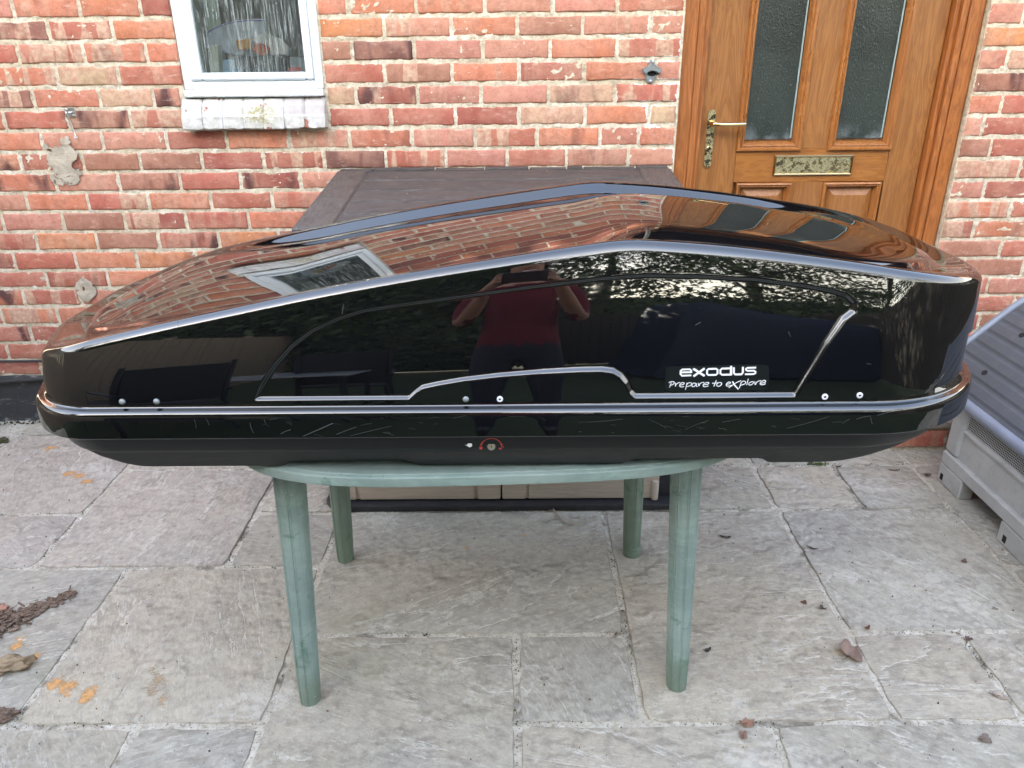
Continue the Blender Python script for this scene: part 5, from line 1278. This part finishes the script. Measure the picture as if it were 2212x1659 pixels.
# lock on the base tray with its red arrow and padlocks
def base_y(x, z_): return BY - .40 + .0175 + (.098 - z_) * .347 - .0004
def lk(x, y): p = atY(987.5 + x * .05952, 927.1 + y * .05952, 1.226); return (p.x, p.z - BZ)
LPX = (Vector(lk(1100, 500)) - Vector(lk(1000, 500))).length / 100
lock = MB(); cx_, cz_ = lk(1243, 640); tm = Matrix.Rotation(-math.atan(.347), 3, 'X')
lock.lathe([(185 * LPX, .0), (185 * LPX, .0016), (160 * LPX, .0022), (148 * LPX, .0012)], (cx_, base_y(cx_, cz_), cz_ + BZ), 28, 'y', tm); lko = lock.build('lock', MAT['rubber'], rb, smooth=True, angle=40)
m = MB(); m.lathe([(143 * LPX, 0), (143 * LPX, .0026), (130 * LPX, .0032)], (cx_, base_y(cx_, cz_), cz_ + BZ), 28, 'y', tm); m.build('lock_cylinder', MAT['lockface'], lko, smooth=True, angle=40)
m = MB(); m.box((cx_ - .0006, base_y(cx_, cz_) - .0038, cz_ + BZ - .0038), (cx_ + .0008, base_y(cx_, cz_) - .0030, cz_ + BZ + .0034)); m.build('key_slot', MAT['dark'], lko)
m = MB(); by = lambda x, z_: base_y(x, z_) - .0004
ribbon(m, [lk(*q) for q in [(880, 545), (915, 475), (975, 400), (1055, 338), (1140, 300), (1240, 290), (1350, 298), (1445, 338), (1525, 410), (1580, 490), (1610, 560)]], 44 * LPX, by)
for tri in ([(822, 540), (928, 545), (872, 602)], [(1562, 560), (1670, 550), (1615, 612)]):
    q = [lk(*p) for p in tri]; m.add([(a[0], by(*a), a[1] + BZ) for a in q], [(0, 1, 2)])
def blobp(x0, x1, y0, y1):
    pts = [(x0, y0), (x1, y0), (x1, y0 + (y1 - y0) * .55), (x1 - (x1 - x0) * .25, y1), (x0 + (x1 - x0) * .25, y1), (x0, y0 + (y1 - y0) * .55)]; q = [lk(*p) for p in pts]; m.add([(a[0], by(*a), a[1] + BZ) for a in q], [tuple(range(6))])
blobp(803, 922, 685, 780); ribbon(m, [lk(*q) for q in [(825, 690), (828, 655), (862, 630), (896, 655), (900, 690)]], 24 * LPX, by)
blobp(1506, 1620, 700, 788); ribbon(m, [lk(*q) for q in [(1605, 705), (1612, 668), (1648, 640), (1682, 665), (1678, 705)]], 24 * LPX, by)
m.build('lock_symbols', MAT['red'], lko)
x, z_ = lk(455, 575); m = MB(); m.lathe([(88 * LPX, 0), (88 * LPX, .0012), (70 * LPX, .0018), (32 * LPX, .0016)], (x, base_y(x, z_), z_ + BZ), 18, 'y', tm); ribbon(m, [lk(370, 610), lk(300, 560)], 34 * LPX, lambda a, b_: base_y(a, b_) - .001)
m.build('rivet', MAT['white'], rb, smooth=True, angle=40)
# scuffs on the flange
r = random.Random(44); m = MB()
def sk(px, py): return fx(px, py, 1.2)
skirt = lambda x, z_: BY - .4006
SCR = [((655, 942), (690, 927), 1.1), ((690, 927), (719, 914), 1.6), ((607, 937), (628, 928), .9), ((540, 913), (548, 936), .7), ((571, 905), (575, 915), .6), ((1268, 912), (1345, 905), .5), ((727, 938), (770, 922), .7), ((757, 941), (845, 920), .5), ((980, 903), (1005, 897), .5), ((1400, 905), (1440, 925), .4), ((1480, 928), (1530, 908), .4), ((1560, 912), (1600, 905), .5), ((1700, 925), (1790, 900), .5), ((1820, 915), (1835, 905), .5), ((1880, 900), (1884, 916), .6), ((1895, 897), (1930, 888), .9), ((1850, 905), (1880, 898), .7), ((420, 905), (424, 925), .5), ((445, 903), (452, 918), .5)]
for a, b_, w_ in SCR: ribbon(m, [sk(*a), sk((a[0] + b_[0]) / 2 + r.uniform(-2, 2), (a[1] + b_[1]) / 2 + r.uniform(-1, 1)), sk(*b_)], .0007 * w_, skirt)
for i in range(34):
    px, py = r.uniform(560, 1950), r.uniform(900, 938) + (0); py += -.008 * (px - 1100); L_ = r.uniform(5, 26); a = r.uniform(-.9, .5); ribbon(m, [sk(px, py), sk(px + L_ * .5, py - L_ * .25 * a - 1), sk(px + L_, py - L_ * .5 * a)], r.uniform(.00014, .0003), skirt)
for px, py, dx, dy in [(386, 684, 3, 22), (742, 657, -2, 20), (1130, 590, 30, -4), (1330, 560, 60, -3), (1700, 713, 4, 10), (1500, 700, 12, -6), (1950, 640, 8, 3), (1860, 775, 10, 1)]:
    ribbon(m, [fx(px, py, 1.25), fx(px + dx, py + dy, 1.25)], .0006, lambda a, b_: front_y(a, b_) - .0003, False)
o = m.build('scratches', MAT['scratch'], rb); o['kind'] = 'stuff'

# ------------------------------------------------------------------ grey bin on the right
gb = empty('grey_bin', (1.8, 1.85, 0), 'speckled grey plastic storage bin with slatted blue-grey lid beside the roof box tail', 'storage bin')
GX0, GX1, GY0, GY1 = 1.53, 2.06, 1.22, 2.42
def rrect(x0, x1, y0, y1, r_, n=6):
    o = []
    for cx, cy, a0 in ((x1 - r_, y0 + r_, -90), (x1 - r_, y1 - r_, 0), (x0 + r_, y1 - r_, 90), (x0 + r_, y0 + r_, 180)):
        for k in range(n + 1): a = R(a0 + 90 * k / n); o.append((cx + math.cos(a) * r_, cy + math.sin(a) * r_))
    return o
m = MB(); m.prism(rrect(GX0 + .014, GX1, GY0 + .004, GY1 - .004, .03), .115, .335, 'z'); body = m.build('body', MAT['binbody'], gb, smooth=True, angle=40)
def gp(out, name, x0, x1, mat, par, inset=.0): m = MB(); m.prism(out, x0, x1, 'x', inset=inset); return m.build(name, mat, par)
# legs and skirt: front panel with arched openings between the feet
ft = [(GY0, GY0 + .15), (1.815, 1.975), (GY1 - .145, GY1)]; ft = [(GY0, GY0 + .15), (1.88, 2.045), (GY1 - .145, GY1)]
pts = [(GY1, .0), (GY1, .128), (GY0, .128), (GY0, 0)]
lower = []
for k, (a, b_) in enumerate(ft):
    if k: lower += [(a - .025, .086), (a - .004, .072)]
    lower += [(a, .0), (b_, .0)]
    if k < 2: lower += [(b_ + .004, .072), (b_ + .025, .086)]
out = lower + [(GY1, .136), (GY0, .136)]
# triangulated by strips so that the concave outline is safe
m = MB()
for k, (a, b_) in enumerate(ft): m.box((GX0, a, 0), (GX0 + .05, b_, .0715), .004)
m.box((GX0 - .001, GY0, .072), (GX0 + .05, GY1, .122), .006)
for k, (a, b_) in enumerate(ft): m.box((GX1 - .05, a, 0), (GX1, b_, .12), .004)
m.box((GX0 + .0505, GY0 + .001, .072), (GX1, GY1 - .001, .114))
m.build('foot_rail', MAT['binbody'], body)
m = MB()
for a, b_ in ft:
    for yy in ((a + b_) / 2 + .045,): m.box((GX0 - .0006, yy - .009, .012), (GX0 + .004, yy + .009, .036))
m.build('foot_socket', MAT['dark'], body)
for a, b_ in ((GY1 - .075, GY1), (GY0, GY0 + .06)): m = MB(); m.box((GX0 + .002, a, .1225), (GX0 + .03, b_, .334), .010); m.build('corner_post', MAT['binbody'], body)
m = MB(); m.box((GX0 + .004, GY0 + .061, .305), (GX0 + .03, GY1 - .076, .334), .003); m.box((GX0 + .004, GY0 + .061, .222), (GX0 + .03, GY1 - .076, .240), .006); m.build('raised_rib', MAT['binbody'], body)
m = MB()
for i in range(130):
    for j in range(7): y, z_ = GY1 - .09 - i * .0082, .247 + j * .0078; m.box((GX0 + .0125, y, z_), (GX0 + .0142, y + .0036, z_ + .0036))
o = m.build('perforations', MAT['dark'], body); o['kind'] = 'stuff'
LY0, LY1 = 1.18, 2.60
prof = [(1.512, .338), (1.545, .372), (1.62, .447), (1.70, .527), (1.76, .587), (1.80, .620), (1.85, .640), (1.95, .652), (2.09, .658)]
lm = MB()
n = len(prof)
for y in (LY0, LY1):
    for x, z_ in prof: lm.v.append((x, y, z_))
    for x, z_ in prof[::-1]: lm.v.append((x + .012 if x < 2 else x - .008, y, z_ - .016))
q = 2 * n
for i in range(q): lm.f.append((i, (i + 1) % q, q + (i + 1) % q, q + i))
for o_ in (0, q):
    for i in range(n - 1): lm.f.append((o_ + i, o_ + i + 1, o_ + q - 2 - i, o_ + q - 1 - i))
lm.mi = [0] * len(lm.f)
lidg = lm.build('lid', MAT['binlid'], gb)
bm_ = bmesh.new(); bm_.from_mesh(lidg.data); bmesh.ops.recalc_face_normals(bm_, faces=bm_.faces); bm_.to_mesh(lidg.data); bm_.free()
m = MB(); m.tube([(x, LY1, z_) for x, z_ in prof], .013, 10); m.build('lid_rim', MAT['binedge'], lidg, smooth=True, angle=60)
m = MB(); m.tube([(x, LY0, z_) for x, z_ in prof], .013, 10); m.build('lid_rim', MAT['binedge'], lidg, smooth=True, angle=60)
m = MB(); m.tube([(1.512, LY0, .340), (1.512, LY1, .340)], .019, 16); m.build('lid_roll', MAT['binedge'], lidg, smooth=True, angle=60)
seg = [0]; 
for a, b_ in zip(prof, prof[1:]): seg.append(seg[-1] + math.hypot(b_[0] - a[0], b_[1] - a[1]))
def along(s_):
    for i in range(n - 1):
        if s_ <= seg[i + 1] or i == n - 2: t_ = (s_ - seg[i]) / (seg[i + 1] - seg[i]); a, b_ = prof[i], prof[i + 1]; d = math.hypot(b_[0] - a[0], b_[1] - a[1]); return a[0] + (b_[0] - a[0]) * t_, a[1] + (b_[1] - a[1]) * t_, (b_[0] - a[0]) / d, (b_[1] - a[1]) / d
s_ = .030; wS = .0535
while s_ + wS < seg[-1]:
    m = MB(); K = 5
    for k in range(K + 1):
        x, z_, tx, tz = along(s_ + .003 + (wS - .006) * k / K); hgt = .0045 if 0 < k < K else .0
        for y in (LY0 + .022, LY1 - .022): m.v.append((x - tz * hgt, y, z_ + tx * hgt))
    for k in range(K): m.f.append((2 * k, 2 * k + 2, 2 * k + 3, 2 * k + 1)); m.mi.append(0)
    m.f.append(tuple(2 * k for k in range(K + 1))[::-1]); m.f.append(tuple(2 * k + 1 for k in range(K + 1))); m.mi += [0, 0]
    m.build('lid_slat', MAT['binlid'], lidg); s_ += wS
for s2, y in ((.115, 2.40), (.285, 2.44)):
    x, z_, tx, tz = along(s2); m = MB(); m.prism([(x + .007 * math.cos(a) * 1, y + .012 * math.sin(a)) for a in [i * math.pi / 6 for i in range(12)]], 0, .002); m.v = [(vx, vy, z_ + .0046 * tx + .0006 + (vx - x) * tz / tx + vz + .002) for vx, vy, vz in m.v]; m.build('drain_hole', MAT['dark'], lidg)
# ------------------------------------------------------------------ the photographer
def skin_body(name, joints, edges, mat_fn, mats, root=0, sub=2):
    me = bpy.data.meshes.new(name); me.from_pydata([j[:3] for j in joints], edges, [])
    o = bpy.data.objects.new(name, me); COL.objects.link(o)
    sk_ = o.modifiers.new('skin', 'SKIN'); sk_.use_smooth_shade = True
    if not me.skin_vertices: me.attributes.new('skin', 'FLOAT', 'POINT')
    return o, me
def person_mesh(joints, edges, root):
    bm_ = bmesh.new(); lay = bm_.verts.layers.skin.verify(); vs = []
    for j in joints:
        v_ = bm_.verts.new(j[:3]); r_ = j[3]; v_[lay].radius = (r_, j[4] if len(j) > 4 else r_); vs.append(v_)
    vs[root][lay].use_root = True
    for a, b_ in edges: bm_.edges.new((vs[a], vs[b_]))
    me = bpy.data.meshes.new('tmp'); bm_.to_mesh(me); bm_.free()
    o = bpy.data.objects.new('tmp', me); COL.objects.link(o)
    o.modifiers.new('s', 'SKIN'); sb = o.modifiers.new('u', 'SUBSURF'); sb.levels = 2; sb.render_levels = 2
    dg = bpy.context.evaluated_depsgraph_get(); dg.update(); e = o.evaluated_get(dg); out = bpy.data.meshes.new_from_object(e)
    bpy.data.objects.remove(o); return out
J = []; E_ = []; N_ = {}
def j(name, x, y, z_, r_, r2=None, par=None):
    N_[name] = len(J); J.append((x, y, z_, r_, r2 or r_))
    if par: E_.append((N_[par], N_[name]))
j('pel', 0, -.40, .93, .155, .115); j('wst', 0, -.40, 1.08, .155, .115, 'pel'); j('chs', 0, -.41, 1.28, .165, .12, 'wst'); j('shc', 0, -.42, 1.42, .13, .09, 'chs'); j('nk', 0, -.41, 1.50, .055, .055, 'shc'); j('hd0', 0, -.385, 1.58, .07, .075, 'nk'); j('hd1', 0, -.37, 1.66, .078, .092, 'hd0'); j('hd2', 0, -.38, 1.74, .062, .07, 'hd1')
for s_, n in ((-1, 'l'), (1, 'r')):
    j(n + 'hp', s_ * .095, -.40, .86, .095, None, 'pel'); j(n + 'th', s_ * .11, -.39, .68, .085, None, n + 'hp'); j(n + 'kn', s_ * .12, -.38, .48, .058, None, n + 'th'); j(n + 'cf', s_ * .125, -.40, .32, .056, None, n + 'kn'); j(n + 'an', s_ * .13, -.41, .09, .04, None, n + 'cf'); j(n + 'to', s_ * .14, -.29, .045, .04, .03, n + 'an')
    j(n + 'sh', s_ * .185, -.42, 1.41, .062, None, 'shc'); j(n + 'ua', s_ * .225, -.40, 1.26, .052, None, n + 'sh'); j(n + 'el', s_ * .225, -.34, 1.15, .042, None, n + 'ua'); j(n + 'fa', s_ * .165, -.18, 1.29, .036, None, n + 'el'); j(n + 'wr', s_ * .125, -.075, 1.395, .023, None, n + 'fa'); j(n + 'pm', s_ * .105, -.048, 1.43, .024, .014, n + 'wr')
    for q in range(4):
        z_ = 1.425 + q * .016; j(n + 'f%d' % q, s_ * .096, -.042, z_ - .002, .0095, None, n + 'pm'); j(n + 'g%d' % q, s_ * .092, -.030, z_ + .002, .0085, None, n + 'f%d' % q); j(n + 'h%d' % q, s_ * .079, -.0225, z_ + .004, .0075, None, n + 'g%d' % q)
    j(n + 't0', s_ * .09, -.055, 1.415, .010, None, n + 'pm'); j(n + 't1', s_ * .072, -.046, 1.42, .009, None, n + 't0')
pm = person_mesh(J, E_, 0)
shirt, jeans, skin, hair, shoe = m_plain('dark_red_cotton', (.15, .010, .022), .85, bump=.3, bs=300), m_plain('dark_denim', (.022, .027, .045), .9, bump=.3, bs=300), m_plain('skin', (.50, .28, .20), .5), m_plain('brown_hair', (.05, .03, .02), .6, bump=1, bs=150), m_plain('dark_shoes', (.03, .03, .03), .5)
for mt in (skin, shirt, jeans, shoe): pm.materials.append(mt)
for p in pm.polygons:
    c = p.center; p.use_smooth = True
    p.material_index = 3 if c.z < .10 else 2 if c.z < .96 else (1 if c.z < 1.47 and (abs(c.x) < .215 or (abs(c.x) < .33 and c.y < -.33 and c.z > 1.2)) and c.y < -.25 else 0)
pr_ = bpy.data.objects.new('person', pm); COL.objects.link(pr_)
tag(pr_, 'person in dark red T-shirt and dark jeans holding up a phone before the box', 'person')
def facebit(name, fn, mat): m = MB(); fn(m); o = m.build(name, mat, smooth=True); o.parent = pr_; return o
def bits_eye(m):
    for s_ in (-1, 1): m.lathe([(.002, -.011), (.009, -.006), (.011, 0), (.009, .006), (.002, .011)], (s_ * .032, -.292, 1.655), 12, 'y')
facebit('eyes', bits_eye, m_plain('eye_white', (.6, .6, .6), .2))
facebit('nose', lambda m: m.tube([(0, -.288, 1.668), (0, -.272, 1.635), (0, -.280, 1.622)], [.007, .013, .010], 8), skin)
facebit('mouth', lambda m: m.tube([(-.022, -.292, 1.595), (0, -.286, 1.592), (.022, -.292, 1.595)], [.003, .006, .003], 8), m_plain('lips', (.35, .13, .11), .5))
def ears(m):
    for s_ in (-1, 1): m.lathe([(.006, 0), (.028, .004), (.026, .010), (.008, .012)], (s_ * .084, -.37, 1.655), 12, 'x')
facebit('ears', ears, skin)
def hr(m):
    nu, nv = 20, 10
    for jj in range(nv + 1):
        for i in range(nu):
            a, b_ = 2 * math.pi * i / nu, math.pi * .56 * jj / nv; m.v.append((math.sin(b_) * math.cos(a) * .088, -.39 + math.sin(b_) * math.sin(a) * .102 - (.018 * jj / nv), 1.69 + math.cos(b_) * .118 - (.035 * jj / nv if math.sin(a) < 0 else -.012)))
    for jj in range(nv):
        for i in range(nu): m.f.append((jj * nu + i, (jj + 1) * nu + i, (jj + 1) * nu + (i + 1) % nu, jj * nu + (i + 1) % nu)); m.mi.append(0)
facebit('hair', hr, hair)
ph = MB(); ph.box((-.080, -.034, 1.411), (.080, -.0245, 1.485), .003)
tag(ph.build('phone', m_plain('phone_glass', (.01, .01, .012), .15)), 'black phone held sideways in both hands of the person', 'phone')

# ------------------------------------------------------------------ garden behind the photographer
def fence(x0, y0, x1, y1, label, col):
    L_ = math.hypot(x1 - x0, y1 - y0); a = math.atan2(y1 - y0, x1 - x0); n = int(L_ / .125); mt = m_wood('fence_wood', col, tuple(c_ * .6 for c_ in col), rough=.85, grain=.8)
    f = empty('fence', (x0, y0, 0), label, 'fence', rz=a); b0 = MB(); b0.box((0, -.010, .04), (.118, .010, 1.8), .003); me = None
    for i in range(n):
        if me is None: o = b0.build('board', mt); me = o.data
        else: o = bpy.data.objects.new('board', me); COL.objects.link(o)
        o.parent = f; o.location = (i * .125, rnd.uniform(-.003, .003), rnd.uniform(-.01, .01))
    for k in range(int(L_ / 1.8) + 1):
        m = MB(); m.box((k * 1.8 - .04, .012, 0), (k * 1.8 + .04, .09, 1.86), .004); o = m.build('post', mt); o.parent = f
    for z_ in (.4, 1.5): m = MB(); m.box((0, .0105, z_), (L_, .05, z_ + .07)); o = m.build('rail', mt); o.parent = f
fence(-2.78, -6.8, -2.78, 2.9, 'brown upright-board fence along the left side of the patio', (.27, .215, .155))
fence(3.5, 3.0, 3.5, -6.8, 'dark upright-board fence along the right side of the garden', (.07, .06, .045))
fence(3.5, -7.0, -2.9, -7.0, 'dark upright-board fence across the end of the lawn', (.03, .025, .02))
leafm = [m_leaf('oak_leaves', (.035, .075, .018), (.07, .11, .03)), m_leaf('dark_leaves', (.018, .04, .014), (.04, .065, .02)), m_leaf('yellow_green_leaves', (.09, .12, .025), (.05, .09, .02))]
barkm = m_plain('tree_bark', (.06, .045, .035), .9, bump=1, bs=30)
def tree(x, y, h, cr, seed, mi, label, n=5200, low=.3, lf=.05):
    r = random.Random(seed); t_ = empty('tree', (x, y, 0), label, 'tree', 'trees at the end of the garden'); m = MB()
    tr = [(x + r.gauss(0, .04) * i, y + r.gauss(0, .04) * i, h * .8 * i / 6) for i in range(7)]; m.tube(tr, [.17 * h / 6 * (1 - i / 8) for i in range(7)], 9)
    tips = []
    for k in range(26):
        i = r.randrange(2, 7); p = Vector(tr[i]); a = r.uniform(0, 6.28); L_ = cr * r.uniform(.5, 1.05) * (1.15 - abs(i / 6 - .55)); q = p + Vector((math.cos(a) * L_, math.sin(a) * L_, L_ * r.uniform(.1, .7)))
        md = p.lerp(q, .5) + Vector((0, 0, -.08 * L_)); m.tube([p, md, q], [.05, .03, .008], 5); tips += [q, md.lerp(q, .4)]
    m.build('trunk', barkm, t_, smooth=True)
    m = MB()
    for k in range(n):
        c = r.choice(tips); p = c + Vector((r.gauss(0, .30), r.gauss(0, .30), r.gauss(0, .24))) * (cr / 1.6)
        if p.z < h * low * .6: continue
        s_ = lf * r.uniform(.6, 1.5); u = Vector((r.gauss(0, 1), r.gauss(0, 1), r.gauss(0, 1))).normalized(); w_ = u.cross(Vector((r.gauss(0, 1), r.gauss(0, 1), r.gauss(0, 1)))).normalized()
        m.add([p - u * s_, p + w_ * s_ * .5, p + u * s_, p - w_ * s_ * .5], [(0, 1, 2, 3)])
    m.build('crown', leafm[mi], t_)
TL = [(-6.5, -9.0, 8.5, 2.6, 1, 'tall dark tree left of the garden end, beyond the fence'), (-3.6, -8.3, 7.2, 2.2, 1, 'dark leafy tree second from the left beyond the end fence'), (-1.2, -8.4, 8.0, 2.5, 1, 'dense dark tree behind the person, beyond the end fence'), (1.3, -9.6, 7.2, 2.0, 0, 'lighter open tree right behind the person, with sky through its crown'), (3.6, -9.0, 7.0, 2.0, 0, 'open crowned tree right of centre beyond the end fence'), (6.2, -9.4, 8.0, 2.3, 2, 'yellowish open tree at the right beyond the end fence'), (9.2, -7.0, 8.5, 2.6, 0, 'large tree far right beyond the side fence'), (-9.0, -4.0, 8.0, 2.4, 1, 'large dark tree far left beyond the brown fence')]
for k, (x, y, h, cr, mi, lab) in enumerate(TL): tree(x, y, h, cr, 20 + k, mi, lab, n=(9000 if mi == 1 else 8500), lf=(.095 if mi == 1 else .058))
# dense hedge under the trees, its left half raised to block the sun
r = random.Random(77); m = MB()
for k in range(42000):
    x = r.uniform(-9, 9) if r.random() < .4 else r.uniform(-7, .4); hh = 3.1 + .5 * noise.noise(Vector((x * .6, 0, 0))) + 4.9 * (1 - sm(-.9, .3, x)); p = Vector((x, (-7.6 if x > .2 else -6.5) + r.gauss(0, .22), r.uniform(.1, hh))); s_ = r.uniform(.04, .085); u = Vector((r.gauss(0, 1), r.gauss(0, 1), r.gauss(0, 1))).normalized(); w_ = u.cross(Vector((r.gauss(0, 1), r.gauss(0, 1), r.gauss(0, 1)))).normalized()
    m.add([p - u * s_, p + w_ * s_ * .6, p + u * s_, p - w_ * s_ * .6], [(0, 1, 2, 3)])
m.box((-16, -6.75, 0), (-.2, -6.6, 7.3)); m.box((.0, -7.75, 0), (9, -7.65, 2.45)); tag(m.build('hedge', leafm[1]), 'dense dark hedge with an added sun-blocking core, behind the end fence of the garden', 'hedge', kind='stuff')  # unseen solid slabs added among the leaves to stop the sun
# dark metal garden chairs and a glass topped table on the left, a blue cover on the right: they show in the box side
dm = m_plain('dark_grey_metal', (.06, .065, .075), .35, .6); mesh_ = m_plain('black_mesh_fabric', (.02, .02, .025), .7)
def chair(x, y, rz, label):
    c = empty('garden_chair', (x, y, 0), label, 'chair', 'dark garden chairs on the patio', rz=rz); M_ = Matrix.Translation((x, y, 0)) @ Matrix.Rotation(rz, 4, 'Z')
    def B(name, fn, mt): m = MB(); fn(m); m.v = [tuple(M_ @ Vector(v_)) for v_ in m.v]; return m.build(name, mt, c, smooth=True, angle=40)
    B('seat', lambda m: m.box((-.23, -.22, .42), (.23, .22, .435), .005), mesh_)
    B('backrest', lambda m: m.box((-.22, -.26, .47), (.22, -.245, .95), .005, Matrix.Rotation(.15, 3, 'X')), mesh_)
    for sx_ in (-1, 1):
        for sy_ in (-1, 1): B('leg', lambda m: m.tube([(sx_ * .25, sy_ * .22, 0), (sx_ * .24, sy_ * .21, .43)], .013, 8), dm)
        B('armrest', lambda m: m.tube([(sx_ * .25, .21, .43), (sx_ * .255, .23, .60), (sx_ * .255, .18, .645), (sx_ * .255, -.15, .65), (sx_ * .24, -.26, .60)], .016, 8), dm)
        B('back_frame', lambda m: m.tube([(sx_ * .235, -.21, .43), (sx_ * .235, -.30, .98)], .013, 8), dm)
chair(-1.55, -.55, 2.2, 'dark metal garden chair with black mesh seat, left of the person, nearer the wall'); chair(-.95, -1.55, 2.9, 'dark metal garden chair with black mesh seat, behind the glass topped table')
gt_ = empty('patio_table', (-1.35, -1.2, 0), 'low dark metal patio table with pale glass top beside the garden chairs', 'table')
m = MB(); m.box((-1.85, -1.5, .66), (-.75, -.85, .672), .003); m.build('table_top', m_plain('pale_glass_top', (.35, .38, .40), .12), gt_)
for x in (-1.8, -.8):
    for y in (-1.45, -.9): m = MB(); m.tube([(x, y, 0), (x, y, .66)], .018, 8); m.build('leg', dm, gt_)
bt = empty('covered_stack', (2.3, -4.6, 0), 'garden things under a creased blue tarpaulin, right of the person', 'tarpaulin')
m = MB(); nx, ny = 30, 20
for jj in range(ny + 1):
    for i in range(nx + 1):
        u, w_ = i / nx * 2 - 1, jj / ny * 2 - 1; e = max(abs(u), abs(w_)); hgt = 1.05 * (1 - sm(.62, 1.0, e)) + .06 * noise.noise(Vector((u * 3, w_ * 3, 1))); m.v.append((2.3 + u * 1.3 + w_ * .2, -4.6 + w_ * .7, max(.01, hgt * (1.5 - .35 * u) + .01)))
for jj in range(ny):
    for i in range(nx): a = jj * (nx + 1) + i; m.f.append((a, a + 1, a + nx + 2, a + nx + 1)); m.mi.append(0)
m.build('tarpaulin', m_plain('blue_tarpaulin', (.002, .010, .030), .7, bump=.6, bs=8), bt, smooth=True)
